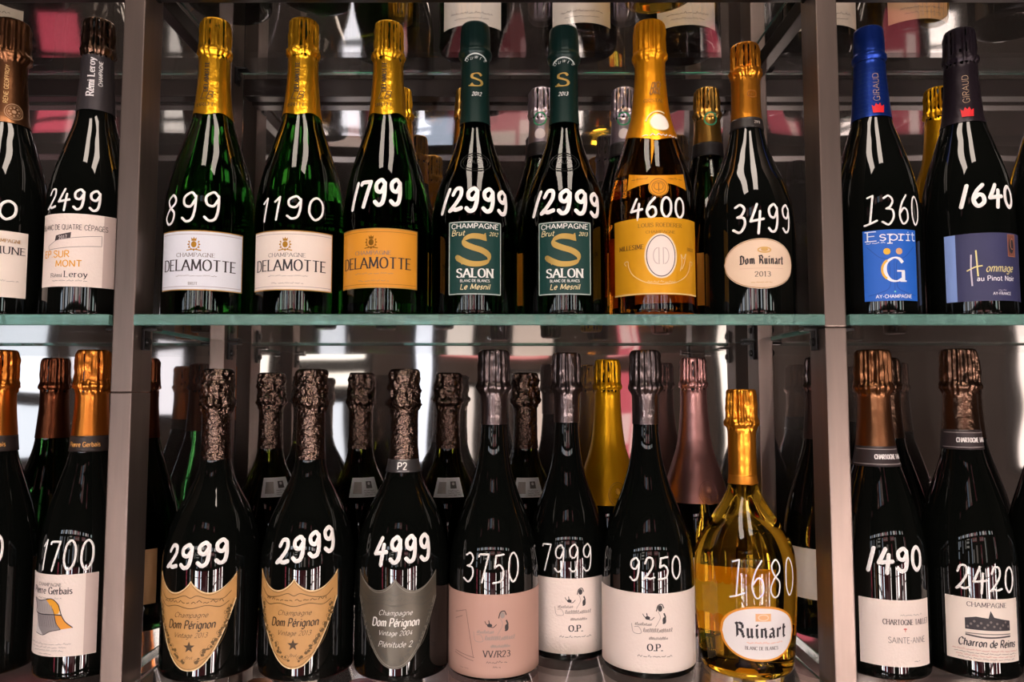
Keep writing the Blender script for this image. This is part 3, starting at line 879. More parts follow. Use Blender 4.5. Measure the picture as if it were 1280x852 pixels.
def del_bottle(x, H, R, u, pap, crest, edge, price, label, v0=52.7, low=True, edge2=None):
    b = Bottle('champagne_bottle', x, .735, Z_MID, 'std', H, R, 'green', label, UP)
    fo = b.capsule('yellow', 15.6, 37, fb=203, seed=int(x * 1000) + 900, amp=1.1, scallop=3.0)
    d = b.on_foil(-1.0, 244)
    c = ink('#33240a')
    d.text('DELAMOTTE', 1.8, -1, 4.2, c, 'serifbold', rot=90, w=31)
    d.text('LB', 0, -24, 7.5, ink('#5a4212'), 'script', arc=0)
    d.text('BRUT', 0, -32, 3.2, c, 'serif', w=15)
    d.build('foil_print', fo)
    o, p = paper(b, u, v0, 43, 28.5, pap, top=lambda a: 28.5 - .0 * abs(a), bot=lambda a: -28.5)
    for s in (1, -1):
        p.strip(-43, 43, *((27.6, 28.6) if s > 0 else (-28.6, -27.6)), edge, 1)
        p.ribbon([(-41, s * 25), (41, s * 25)], .45, edge2 or ink('#a99a9c'), 2)
    p.strip(42, 43, -28.4, 28.4, edge, 1)
    laurel(p, -4, 15.0, 6.0, crest)
    p.text('CHAMPAGNE', -3, 3.2, 3.6, GY, 'serif', w=36)
    p.text('DELAMOTTE', -1, -9.8, 10.2, DK, 'serif', w=72)
    p.squiggle(-2, -15.5, 38, 1.9, GY, 2, .35)
    if low: p.squiggle(-2, -22.5, 30, 1.8, GY, 5, .35)
    else: p.text('BRUT', -4, -23.5, 2.6, GY, 'serif')
    p.build('printing', o)
    return b

b = del_bottle(-.304, 307, 43.5, 7, GREYW, GD, pmat('gold_edge', '#c99b53', .35, .6), '899', 'green bottle with yellow foil, white label and price 899', low=False)
b.price('899', -33, 120.5, 26, 87, 2.4, tilt=3)
b = del_bottle(-.2135, 307, 43.6, 3, CREAM, GD, pmat('gold_edge', '#c99b53', .35, .6), '1190', 'green bottle with yellow foil, cream label and price 1190')
b.price('1190', -30.5, 116, 35, 90, 2.2, tilt=2)
b = del_bottle(-.1265, 304, 42.7, -3, pmat('paper_ochre', '#dd9528', .5), foil_ink('#9a6a1a'), pmat('gold_edge', '#c99b53', .35, .6), '1799', 'green bottle with yellow foil, orange label and price 1799', v0=55, edge2=ink('#a36c1c'))
b.price('!799', -32, 134, 22, 102, 4.0, tilt=3)

# ---- two dark green S bottles
def s_bottle(x, H, R, u, vp, label, name_year, off):
    b = Bottle('champagne_bottle', x, .735, Z_MID, 'salon', H, R, 'deepgreen', label, UP)
    fo = b.capsule('darkgreen', 15.6, 34, fb=197, style='smooth', amp=1.4, seed=int(x * 1000) + 400)
    d = b.on_foil(off, 232)
    gold = foil_ink('#dcb765')
    d.text('S', 0, 2, 13, gold, 'serifbold', w=12)
    d.ribbon([(-8, 2.6), (-4, 2.2)], 1.2, gold, 3)
    d.text(name_year, 0, -8, 3.6, ink('#e8e6e2'), 'scriptbold')
    d.build('foil_print', fo)
    dd = Draw(b.foil, off * .6, H - 38, lift=.3)                  # silver scroll round the wire ring
    sv = ink('#cfd6d2')
    dd.ring(0, -6, 12, 1.3, sv, 3, ry=8, a0=15, a1=165)
    for k in range(5): dd.text('Suwra'[k], -9 + 4.5 * k, -3 - abs(k - 2) * 1.0, 4.2, sv, 'script')
    dd.build('foil_scroll', fo)
    # moulded oval seal on the shoulder
    e = Draw(b.f, off, 152, lift=.05)
    e.ring(0, 0, 15, 1.0, GLOSS_EMBOSS, 1, ry=10, dome=.7)
    e.ring(0, 0, 12.4, .6, GLOSS_EMBOSS, 1, ry=7.6, dome=.5)
    e.text('SALON', 0, -1.6, 3.6, GLOSS_EMBOSS, 'bold', layer=2)
    for k in range(9): e.disc(-10 + 2.5 * k, 5.4 - .06 * (k - 4) ** 2, .7, GLOSS_EMBOSS, 4)
    e.build('moulded_seal', b.body)
    o, p = paper(b, u, 55, 26.2, 35, pmat('paper_bottle_green', '#0c3934', .45))
    wht, sil = ink('#e8e8e2'), ink('#a9b5ae')
    p.frame(-25.6, -34.4, 25.6, 34.4, 1.0, sil, 2)
    p.text('CHAMPAGNE', 0, 28.2, 4.6, wht, 'bold', w=46)
    p.text('Brut', -16.5, 21.5, 5, ink('#e3d2a0'), 'scriptbold', w=13)
    p.text(name_year[:4], 18, 21.5, 3.4, ink('#e3d2a0'), 'scriptbold', w=9)
    S = lambda q: [((x - 222) * .129, (350 - y) * .1207) for x, y in q]
    p.ribbon(catmull(S([(300, 192), (250, 180), (190, 180), (143, 205), (150, 240), (205, 268), (275, 292), (322, 328), (318, 372), (262, 396), (190, 396), (130, 372), (92, 348)])), 4, gold, 3, nib=(5.6, 2.0, 62))
    p.poly(S([(283, 200), (288, 160), (300, 150), (308, 215), (298, 215)]), gold, 3)
    p.disc(*S([(92, 346)])[0], 2.4, gold, 3); p.poly(S([(112, 362), (136, 376), (128, 406), (118, 392)]), gold, 3)
    p.text('SALON', 0, -18.5, 8, wht, 'serifbold', w=35)
    p.text('BLANC DE BLANCS', 0, -23, 2.3, wht, 'bold', w=28)
    p.text('Le Mesnil', 0, -30, 5, ink('#e3d2a0'), 'scriptbold', w=28)
    p.build('printing', o)
    b.price('!2999', *vp, 4.1, tilt=-2, slant=.1)
s_bottle(-.0375, 303, 43.2, 2.5, (-36, 126, 38.5, 97), 'dark green bottle with large S label and price 12999, left one of the two', '2012', 2.0)
s_bottle(.0530, 299, 42.5, -3.2, (-39, 124, 36.5, 95), 'dark green bottle with large S label and price 12999, right one of the two', '2013', -2.0)

# ---- amber bottle with gold foil
b = Bottle('champagne_bottle', .140, .73, Z_MID, 'std', 302, 43.2, 'amber', 'clear amber bottle with orange gold foil, gold label and price 4600', UP)
fo = b.capsule('amber', 16.6, 38, fb=172, amp=.9, scallop=10, seed=66)
dk = ink('#8d5a12')
d = b.on_foil(0, 214)
d.text('JR', 1, 8, 13, dk, 'script', w=11)
d.text('RJ', 1, 9, 11, dk, 'script', w=10)
d.text('CRISTAL', 0, 0, 3.2, dk, 'serif', w=20)
wh = ink('#efe4d8')
d.disc(4, -22, 7.6, wh, 2, ry=9); d.ring(4, -22, 7.9, .9, foil_ink('#d7b06a'), 3, ry=9.3)
d.text('LR', 4, -25, 6.5, ink('#c3b0a2'), 'serif', w=8)
d.ring(4, -22, 11, 1.4, ink('#f0d79a'), 3, ry=12, a0=60, a1=175)
d.squiggle(4, -37.5, 26, 3.0, wh, 3, .8)
d.build('foil_print', fo)
d = Draw(b.f, -1, 128, lift=.25)
am = pmat('paper_amber', '#e89a18', .4, .3)
d.strip(-30, 30, lambda a: -3 + 5 * (1 - (a / 30) ** 2) - 3.5, lambda a: 10 - 4.0 * (1 - (a / 30) ** 2), am, 0, skirt=True)
o = d.build('shoulder_label', b.root)
d = Draw(b.f, -1, 128, lift=.25)
d.disc(0, -6, 9.5, am, 2, ry=9.0)
d.ring(0, -6, 8.6, .6, dk, 3); d.ring(0, -6, 6.2, .5, dk, 3)
d.ribbon([(0, -10.5), (0, -1.5)], .8, dk, 3); d.ring(-1.6, -5, 2.6, .5, dk, 3, ry=3.4, a0=60, a1=300); d.ring(1.6, -5, 2.6, .5, dk, 3, ry=3.4, a0=-120, a1=120)
d.squiggle(-18, 2.5, 16, 2.4, dk, 8, .5); d.squiggle(18, 2.5, 16, 2.4, dk, 9, .5)
d.build('printing', o)
gl = pmat('paper_gold', '#eaa81e', .40, .3)
o, p = paper(b, -3, 56, 47, 36.5, gl)
lt = ink('#ecc98c')
p.text('LOUIS ROEDERER', 3, 27.5, 3.6, dk, 'serif', w=42)
p.text('CHAMPAGNE', 3, 21.5, 2.4, dk, 'serif', w=28)
p.disc(3, 0, 14.5, ink('#efe0d6'), 2, ry=20.5)
p.ring(3, 0, 13.4, .8, ink('#4a3a38'), 3, ry=19.4)
p.ring(3, 0, 15, .9, ink('#f4dfae'), 3, ry=21)
for s in (-1, 1):
    p.ring(3 + s * 3, 0, 4.2, .8, ink('#c9b7b0'), 3, ry=7.5, a0=90 if s < 0 else -90, a1=270 if s < 0 else 90)
    p.ribbon([(3 + s * 2, -8), (3 + s * 2, 8)], .9, ink('#c9b7b0'), 3)
    p.ribbon(catmull([(3 + s * 34, -8), (3 + s * 36, -5), (3 + s * 32, -4), (3 + s * 31, -10), (3 + s * 26, -18), (3 + s * 14, -25), (3, -27)]), .7, lt, 3)
p.text('BRUT', 36, 6, 3, dk, 'serif')
p.text('MILLESIME', -26, 7, 4.2, ink('#5e3d10'), 'serif', w=26)
p.ribbon(catmull([(22, -14), (24, -6), (23, 2), (26, -2), (29, 3), (27, -6), (24, -12)]), .8, lt, 3)
p.squiggle(3, -25.5, 26, 2.2, lt, 11, .6)
p.ribbon([(-47, -35.6), (47, -35.6)], 1.0, lt, 2)
p.build('printing', o)
o, p = paper(b, 0, 58, 30, 30, pmat('paper_back_amber', '#c98a2c', .6), 'back_label', back=True)
b.price('4600', -29, 113, 25.5, 91.5, 2.4, tilt=0, slant=.03)

# ---- oval label bottle
b = Bottle('champagne_bottle', .240, .74, Z_MID, 'salon', 284, 44.5, 'black', 'black bottle with orange gold foil, cream oval label and price 3499', UP)
fo = b.capsule('orange', 15.4, 33, fb=204, amp=1.1, seed=21)
d = b.on_foil(2, 222); d.ring(0, 6, 5, .6, ink('#b26a1e'), 3, ry=3.5); d.squiggle(0, 4.6, 7, 2.4, ink('#b26a1e'), 2, .5); d.build('foil_print', fo)
bd = b.band(193, 204, pmat('band_black', '#26211f', .4))
d = b.on_band(6, 198.5); d.text('2013', 0, -1.2, 2.6, ink('#e6ddd2'), 'sans'); d.build('band_print', bd)
f = lambda a: 24.2 * math.sqrt(max(0, 1 - (a / 35.4) ** 2))
d = Draw(b.f, -3.0, 50.3)
d.strip(-35.4, 35.4, lambda a: -f(a), f, pmat('paper_peach', '#e8cdb2', .6), 0, n=44, skirt=True)
o = d.build('front_label', b.root)
p = Draw(b.f, -3.0, 50.3)
p.ring(0, 0, 34.6, .6, foil_ink('#b78b55'), 2, ry=23.4)
p.ring(3, 13, 6, 1.2, ink('#d9ac62'), 3, ry=2.4); p.disc(3, 13.4, 3.4, ink('#d9ac62'), 3, ry=1.8)
p.text('Dom Ruinart', 1, -.5, 8.2, DK, 'gothic', w=42)
p.ribbon([(-20, -4.6), (22, -4.6)], .4, ink('#d8b7a0'), 3)
p.text('2013', 1, -12.5, 4.6, ink('#4a3f3a'), 'serif', w=15)
p.squiggle(0, -18.5, 20, 1.2, ink('#c99f62'), 3, .4)
p.build('printing', o)
b.price('3499', -29, 109.5, 32, 80, 2.4, tilt=0)

# ---- left bay, upper row
b = Bottle('champagne_bottle', -.513, .735, Z_MID, 'std', 306, 41.5, 'black', 'black bottle with bronze foil cut off by the left photo edge, central shelf', UP)
fo = b.capsule('bronze', 17.5, 40, fb=196, amp=1.0, seed=5)
d = b.on_foil(9, 236)
tn = ink('#d9b48c')
d.text('RENE GEOFFROY', 0, 0, 3.4, ink('#e8b878'), 'bold', rot=90, w=40)
d.build('foil_print', fo)
d = b.on_foil(16, 208); d.ring(0, 0, 8, .8, ink('#b98d68'), 3); d.ring(0, 0, 6.2, .5, ink('#b98d68'), 3); d.disc(0, 0, 2, ink('#b98d68'), 3)
for k in range(8): d.disc(4.2 * math.cos(k * .785), 4.2 * math.sin(k * .785), 1.0, ink('#b98d68'), 3)
d.build('foil_emblem', fo)
o, p = paper(b, 6, 51, 41, 32, CREAM)
p.text('CHAMPAGNE', 22, 21, 3.2, GD, 'serif', w=26); p.text('COMMUNE', 14, 10, 6.8, DK, 'serif', w=50); p.squiggle(16, -17, 36, 2, GY, 3)
p.build('printing', o)
b.price('200', -20, 111.5, 36, 96, 2.6, gh=18)

b = Bottle('champagne_bottle', -.4235, .735, Z_MID, 'std', 307, 41, 'black', 'black bottle with charcoal foil, cream label and price 2499', UP)
fo = b.capsule('slate', 15.4, 36, fb=209, amp=1.0, style='pleat', seed=8, capmat='browncap')
d = b.on_foil(5.5, 241); w_ = ink('#ece8e6')
d.text('Rémi Leroy', 0, 2, 6.2, w_, 'serifbold', rot=90, w=40); d.text('CHAMPAGNE', 7.2, 6, 3.4, w_, 'bold', rot=90, w=26)
d.build('foil_print', fo)
o, p = paper(b, 6.5, 63, 36.8, 35, PINKW)
p.rect(25.5, -34.8, 36.6, 34.8, pmat('paper_fold', '#c9b3aa', .65), 1)
p.text('BLANC DE QUATRE CÉPAGES', -3, 19.5, 4.8, ink('#5a4d4c'), 'sans', w=64, wscale=1)
p.poly([(-18, 9), (-17, 14), (-2, 17), (-2.6, 11.6)], ink('#463c3d'), 2)
p.text('2017', -9.6, 10.6, 3.2, ink('#cfc2bd'), 'bold', rot=9)
p.ribbon([(-26, 4), (-16, 9.6), (24, 15), (24, 5), (-25, .5), (-26, 4)], .5, ink('#8b7f7c'), 2)
yo = ink('#e6a636')
p.text('EP.SUR', -17, -7, 6.2, yo, 'bold', w=28); p.text('MONT', -4, -16, 6, yo, 'bold', w=24)
p.text('Rémi', -15, -26, 3.6, DK, 'serif', w=12); p.text('Leroy', 3, -26, 5.6, DK, 'serif', w=20)
p.squiggle(-3, -30, 32, 1.6, GY, 6, .4)
p.build('printing', o)
b.price('2499', -25, 124, 29, 101, 2.3, tilt=-1)

# ---- right bay, upper row
b = Bottle('champagne_bottle', .3655, .735, Z_MID, 'std', 299, 41.5, 'black', 'black bottle with royal blue foil, blue label and price 1360', UP)
fo = b.capsule('blue', 15.0, 34, fb=202, style='smooth', amp=.8, seed=3)
d = b.on_foil(-1.5, 226); gd = ink('#c9a98a')
d.text('GIRAUD', 2, 6, 5.6, gd, 'light', rot=90, w=29)
rd = ink('#d8141f')
d.poly([(-4.5, -21), (-5.5, -12.5), (-3.2, -14.6), (-1.8, -10.8), (0, -13.4), (1.8, -10.8), (3.2, -14.6), (5.5, -12.5), (4.5, -21)], rd, 3)
for r_ in range(11):
    for c_ in range(-4, 5):
        d.ring(c_ * 4.4 + (r_ % 2) * 2.2, -21 + r_ * 4.6, 1.7, .35, foil_ink('#31529f'), 1, a0=0, a1=180)
d.build('foil_print', fo)
bl = pmat('paper_blue', '#1f63c8', .5)
o, p = paper(b, -4.6, 48.5, 25.4, 34, bl)
w_ = ink('#e9eef6')
p.text('Esprit', 1, 23.5, 9, w_, 'slab', w=46); p.squiggle(-14, 21, 17, 1.6, w_, 4, .5)
p.disc(-5, 13, 3.1, ink('#efb531'), 3); p.disc(6, 13, 3.1, ink('#d9a877'), 3)
p.text('G', 1.2, -15.5, 22, w_, 'serif', w=19)
p.ring(-.3, -4.5, 9.3, 2.0, ink('#e3b440'), 4, ry=10.4, a0=120, a1=235)
ln = ink('#144a9e')
for s in (-1, 1): p.ribbon(catmull([(s * 22, 18), (s * 12, 8), (s * 4, 4), (s * 3, -10), (s * 4, -22), (s * 14, -27), (s * 22, -29)]), .5, ln, 2)
p.ribbon([(1, 6), (1, -24)], .4, ln, 2)
p.disc(1, -25.5, .8, ink('#79d8c4'), 3); p.text('AY-CHAMPAGNE', 1, -31.5, 3.2, w_, 'bold', w=33)
p.build('printing', o)
b.price('_360', -28, 117, 28.5, 87, 1.9, tilt=0)

b = Bottle('champagne_bottle', .4585, .735, Z_MID, 'std', 297, 41.5, 'black', 'black bottle with midnight foil, navy label and price 1640', UP)
fo = b.capsule('midnight', 15.4, 35, fb=196, style='pleat', amp=.8, seed=31)
d = b.on_foil(-6.5, 222)
d.text('GIRAUD', 3.5, 8, 5.6, gd, 'light', rot=90, w=29)
d.poly([(-3.5, -21), (-4.5, -12.5), (-2.2, -14.6), (-.8, -10.8), (1, -13.4), (2.8, -10.8), (4.2, -14.6), (6.5, -12.5), (5.5, -21)], rd, 3)
d.build('foil_print', fo)
o, p = paper(b, -4, 47, 39.5, 32.5, pmat('paper_navy', '#38395e', .5, vary=.12, vscale=60))
p.rect(-39.3, -32.4, -29.5, 32.4, ink('#87a3e0'), 1)
p.rect(17, 10, 27, 31, ink('#7d4b3c'), 2); p.disc(21.5, 20, 3.4, ink('#20222e'), 3, ry=7); p.ring(22.5, 22, 2.2, .7, ink('#c08a6a'), 4, ry=5, a0=60, a1=300)
p.frame(17, 10, 27, 31, .5, ink('#b37b5e'), 3)
yl, lv = ink('#e9dc9a'), ink('#cfc8d8')
p.ribbon(catmull([(-17, 12), (-17.5, -2), (-17, -18)]), 1.3, lv, 3); p.ribbon(catmull([(-13, 16), (-12.5, 3), (-12, -9)]), 1.3, yl, 3); p.ribbon(catmull([(-21, -3.5), (-14, 0), (-8, 1)]), 1.2, yl, 3)
p.text('ommage', 8, -5, 7.4, yl, 'script', w=27)
p.text('au Pinot Noir', 5, -13.5, 4.6, ink('#e6e4ee'), 'bold', w=36)
p.text('AY-FRANCE', 9, -27, 2.6, ink('#e6e4ee'), 'bold', w=18); p.squiggle(9, -23, 8, 1.2, lv, 3, .4)
p.build('printing', o)
b.price('!640', -29.5, 128.5, 25.5, 103, 3.8, tilt=-1)

b = Bottle('champagne_bottle', .5455, .735, Z_MID, 'std', 299, 41.5, 'black', 'black bottle on the central shelf cut off by the right photo edge', UP)
b.capsule('midnight', 15.4, 35, fb=200, seed=12)

# ---- lower row, left bay
def copper(x, price_, label, seed, lab):
    b = Bottle('champagne_bottle', x, .74, Z_LOW, 'std', 307, 41.5, 'black', label, LO)
    b.capsule('copper', 16.2, 38, fb=222, amp=1.2, seed=seed)
    bd = b.band(207, 222.5, pmat('band_brown', '#2e2522', .45))
    d = b.on_band(3.5, 214); d.text('Pierre Gerbais', 0, -2, 4.4, ink('#d79a52'), 'bold', w=29); d.build('band_print', bd)
    if lab:
        o, p = paper(b, -4.5, 59, 37.2, 37, PINKW)
        p.rect(26.5, -36.8, 37, 36.8, pmat('paper_fold', '#c9b3aa', .65), 1)
        p.text('CHAMPAGNE', -6, 26.5, 2.8, GY, 'serif', w=26)
        p.text('Pierre Gerbais', -5, 19.5, 6, DK, 'serif', w=42)
        p.squiggle(-6, 14.8, 26, 1.7, GY, 5, .35)
        g1, g2, g3 = ink('#8c8484'), ink('#a9a09e'), ink('#cfc6c2')
        Q = lambda q: [((x - 256) * .165, (520 - y) * .15) for x, y in q]
        p.poly(Q([(108, 422), (128, 434), (205, 425), (250, 478), (262, 512), (135, 512), (128, 468)]), g2, 2)
        p.poly(Q([(205, 425), (245, 420), (280, 450), (292, 485), (285, 508), (262, 512), (250, 478)]), ink('#e5a021'), 2)
        p.poly(Q([(135, 518), (262, 518), (275, 565), (300, 603), (240, 616), (192, 640), (152, 596), (140, 555)]), g1, 2)
        p.poly(Q([(140, 560), (152, 596), (192, 640), (130, 632), (132, 595)]), g3, 2)
        p.poly(Q([(262, 518), (302, 520), (322, 556), (362, 595), (300, 603), (275, 565)]), ink('#e0921a'), 2)
        for q, wd in (([(108, 422), (128, 468), (136, 512), (262, 514), (300, 518)], 1.0), ([(205, 425), (245, 420), (280, 450), (292, 485), (302, 518), (322, 556), (362, 595)], .8), ([(250, 478), (262, 512), (275, 565), (300, 603)], .5), ([(108, 422), (160, 436), (205, 425)], .6), ([(130, 632), (192, 640), (240, 616), (300, 603)], .6)):
            p.ribbon(catmull(Q(q)), wd, DK, 3)
        for k in range(9): p.ribbon(Q([(140 + 13 * k, 440 + 2 * k), (152 + 12 * k, 505)]), .3, GY, 3); p.ribbon(Q([(150 + 14 * k, 524), (165 + 14 * k, 590)]), .3, ink('#5d5555'), 3)
        for k in range(3): p.squiggle(-6, -26.5 - 3 * k, 46 - 7 * k, 2, GY, 20 + k, .35)
        p.squiggle(-8, -35, 14, 1, GY, 9, .35)
        p.build('printing', o)
    if price_: b.price(*price_)
    return b
copper(-.512, ('90', 8, 131, 34, 102, 2.2), 'black bottle with copper orange foil cut off by the left photo edge, lower shelf', 4, False)
copper(-.419, ('1700', -24, 127.5, 28, 99, 2.0), 'black bottle with copper orange foil, cream leaf drawing label and price 1700', 9, True)

# ---- lower row, middle bay: three shield bottles
def shield(d, W_, top, bot, m, layer=0, skirt=False, n=60):
    def T(u):
        a = abs(u) / W_
        return top - 13.5 * math.sin(math.pi * min(1, a) ** .92) ** .85 - 5.0 * (1 - a)
    def B(u):
        a = min(1, abs(u) / W_)
        return bot + (top - bot - 22) * (1 - math.cos(a * math.pi / 2)) ** 1.15 * .98
    d.strip(-W_, W_, lambda u: min(B(u), T(u) - .01), T, m, layer, n=n, skirt=skirt)
    return T, B
def shield_bottle(x, R, u, price_, label, dark=False, year='2013', seed=1, v0=54):
    b = Bottle('champagne_bottle', x, .74, Z_LOW, 'dom', 288, R, 'black', label, LO)
    b.capsule('pewter', 16.0, 36, fb=199, style='crumple', seed=seed)
    if dark:
        bd = b.band(187, 199.5, pmat('band_steel', '#6f6c6c', .32, .8))
        d = b.on_band(1, 193); d.text('P2', 0, -3, 6.4, ink('#f0eee8'), 'bold', w=9); d.build('band_print', bd)
    pap = pmat('shield_pewter', '#5c564b', .42, .55, vary=.3, vscale=45) if dark else pmat('shield_gold', '#c9975a', .5, .05, vary=.08, vscale=200)
    pr = ink('#e6e2da') if dark else ink('#4a3518')
    orn = ink('#4a463d') if dark else ink('#6b5026')
    d = Draw(b.f, u, v0)
    T, B = shield(d, 41, 42.5, -43.5, pap, 0, True)
    o = d.build('front_label', b.root)
    p = Draw(b.f, u, v0)
    edge = ink('#8a857a') if dark else ink('#8a6a34')
    rim = ink('#6f6a60') if dark else ink('#ecd3a4')
    for fn, s in ((T, -1), (B, 1)):
        p.ribbon([(a, fn(a) + s * .5) for a in [-40.6 + 81.2 * k / 60 for k in range(61)]], .9, rim, 1)
        p.ribbon([(a * .955, (fn(a) + s * 2.0)) for a in [-40 + 80 * k / 60 for k in range(61)]], .5, edge, 2)
    # ribbon scroll along the top, vine down both sides
    p.ribbon(catmull([(-36, 26), (-28, 20), (-16, 21), (-6, 24), (0, 22), (6, 24), (16, 21), (28, 20), (36, 26)]), .7, orn, 2)
    p.ribbon(catmull([(-34, 17), (-26, 13), (-14, 15), (0, 12.5), (14, 15), (26, 13), (34, 17)]), .7, orn, 2)
    p.squiggle(-15, 17, 28, 3.6, orn, seed, .7); p.squiggle(15, 17, 28, 3.6, orn, seed + 1, .7)
    r = random.Random(seed)
    for s in (-1, 1):
        for k in range(26):
            t = k / 25
            a = 37.0 * math.cos(t * math.pi / 2 * .86)
            uu, vv = s * (a - 2.5), 12 - 48 * t ** 1.05
            vv = max(vv, B(uu) + 4.0)
            uu += r.uniform(-1.6, 1.6); vv += r.uniform(-1, 1)
            p.disc(uu, vv, r.uniform(1.0, 2.0), orn, 3, ry=r.uniform(.8, 1.6), n=8)
            if k % 3 == 0: p.ring(uu + s * -1.2, vv, 1.7, .35, orn, 3)
        p.ribbon(catmull([(s * 34, 10), (s * 33, -4), (s * 28, -18), (s * 19, -29), (s * 6, -36)]), .4, orn, 2)
    p.text('Champagne', 0, 4.5, 4.4, pr, 'script', w=31)
    p.text('Dom Pérignon', 0, -5.5, 7.2, pr, 'scriptbold', w=44)
    p.text('Vintage ' + year, 0, -13.5, 4.2, pr, 'script', w=31)
    if dark:
        p.text('Plénitude 2', 0, -24, 5, pr, 'script', w=31)
    else:
        st = []
        for k in range(10):
            a = math.pi / 2 + k * math.pi / 5
            q = 5.4 if k % 2 == 0 else 2.2
            st.append((q * math.cos(a), -22 + q * math.sin(a)))
        p.poly(st, pr, 3)
        p.text('Brut', 0, -32.5, 2.6, pr, 'script')
    p.build('printing', o)
    b.price(*price_[:5], price_[5], tilt=price_[6])
    return b
shield_bottle(-.294, 45.8, -1.5, ('2999', -31, 129, 31.5, 99, 3.7, 6), 'black bottle with gold shield label and price 2999 beside the left post', seed=3)
shield_bottle(-.200, 45.5, -.5, ('2999', -20, 140, 39, 103, 3.8, 12), 'black bottle with gold shield label and price 2999 rising to the right', seed=5, v0=56)
shield_bottle(-.1075, 45.7, 0, ('4999', -22, 133.5, 35, 104.5, 3.8, 3), 'black bottle with dark pewter shield label and price 4999', dark=True, year='2004', seed=9, v0=56)

# ---- three wide label bottles with a small ink sketch
def sketch(p, u, v, k=1.0, faded=False):
    a, g = ink('#2b2426'), ink('#9c8d86')
    p.disc(u + 8 * k, v + 11 * k, 2.4 * k, g if faded else a, 3, ry=3.2 * k); p.ribbon(catmull([(u + 4 * k, v + 8 * k), (u + 6 * k, v + 14 * k), (u + 10 * k, v + 15 * k), (u + 12 * k, v + 11 * k)]), 1.0 * k, a, 3)
    p.ribbon(catmull([(u + 3 * k, v - 8 * k), (u + 8 * k, v + 1 * k), (u + 6 * k, v + 8 * k)]), .5 * k, g, 3); p.ribbon(catmull([(u + 12 * k, v + 6 * k), (u + 13.5 * k, v + 1 * k), (u + 11 * k, v - 5 * k)]), 1.6 * k, a, 3)
    p.disc(u + 12.4 * k, v - 1.5 * k, 2.0 * k, a, 3, ry=3.4 * k); p.disc(u - 5 * k, v + 1 * k, 2.6 * k, a, 3, ry=1.8 * k); p.ribbon([(u - 5 * k, v + 1), (u - 6 * k, v + 6 * k)], .9 * k, a, 3)
    p.ribbon(catmull([(u - 10 * k, v + 5 * k), (u - 8 * k, v + 2 * k), (u - 2 * k, v - 1 * k), (u + 2 * k, v + 2 * k)]), .7 * k, a, 3)
    p.flourish(u - 10 * k, v - 7 * k, 17 * k, 3.6 * k, g, 3, .5 * k); p.flourish(u + 5 * k, v - 13.5 * k, 30 * k, 4.6 * k, g, 6, .6 * k)
    p.ribbon(catmull([(u - 22 * k, v - 6 * k), (u - 20 * k, v - 15 * k), (u - 12 * k, v - 15 * k), (u - 14 * k, v - 9 * k), (u - 19 * k, v - 9 * k)]), .5 * k, g, 3)
    p.flourish(u + 6 * k, v - 21 * k, 20 * k, 3 * k, g, 9, .45 * k)
def wide(x, y, R, u, v0, hw, hh, papm, lines, price_, label, su, sv, k, seed, extra=False):
    b = Bottle('champagne_bottle', x, y, Z_LOW, 'fat', 307, R, 'black', label, LO)
    fo = b.capsule('taupe', 15.8, 40, fb=233, amp=1.0, seed=seed)
    d = b.on_foil(2, 246); d.text('JS', 0, -3, 8, ink('#6f6462'), 'script', w=8); d.squiggle(0, -7, 9, 1.2, ink('#6f6462'), 3, .4); d.build('foil_print', fo)
    o, p = paper(b, u, v0, hw, hh, papm)
    sketch(p, su, sv, k, extra)
    for t, du, dv, h, st, w in lines:
        if t: p.text(t, su + du, dv, h, DK, st, w=w)
        else: p.squiggle(su + du, dv, w, h, ink('#5d5350'), 7, .5)
    if extra:
        g = ink('#7a625c')
        for q in ([(-40, 18), (-26, 22)], [(-26, 22), (-18, -20)], [(-40, -17), (-17, -20)], [(-41, -19), (-18, -23)], [(-40, 12), (-30, 16)]): p.ribbon(q, .5, g, 2)
        p.squiggle(-28, -31, 10, 2, g, 4, .3)
    p.build('printing', o)
    b.price(*price_[:5], price_[5], tilt=price_[6])
wide(-.018, .74, 43.7, 0, 41, 66, 37.5, pmat('paper_tan_rose', '#c2998a', .6), [('VV/R23', 2, -18.5, 5.6, 'serif', 25), (None, 2, -24, 2.2, '', 19), (None, 2, -28, 1.8, '', 7)],
     ('3750', -30, 115.5, 26, 88, 1.7, 0), 'black bottle with wide rose tan label and price 3750', 2, 9, .9, 17, True)
wide(.058, .79, 42.5, 0, 44, 56, 36.5, PINKW, [('O.P.', 2, -14.5, 5.8, 'serifbold', 14), (None, 2, -20.5, 2.4, '', 32)],
     ('7999', -32, 113.5, 23.5, 86, 1.6, 0), 'black bottle with white O.P. label and price 7999, set back between two others', 3, 14, .85, 23)
wide(.134, .745, 45.0, -8, 42.5, 64, 36, PINKW, [('O.P.', 2, -15.5, 5.8, 'serifbold', 14), (None, 2, -21.5, 2.4, '', 32)],
     ('9250', -26, 112.5, 26, 88.5, 1.8, 2), 'black bottle with wide white O.P. label and price 9250', 4, 13, .88, 29)

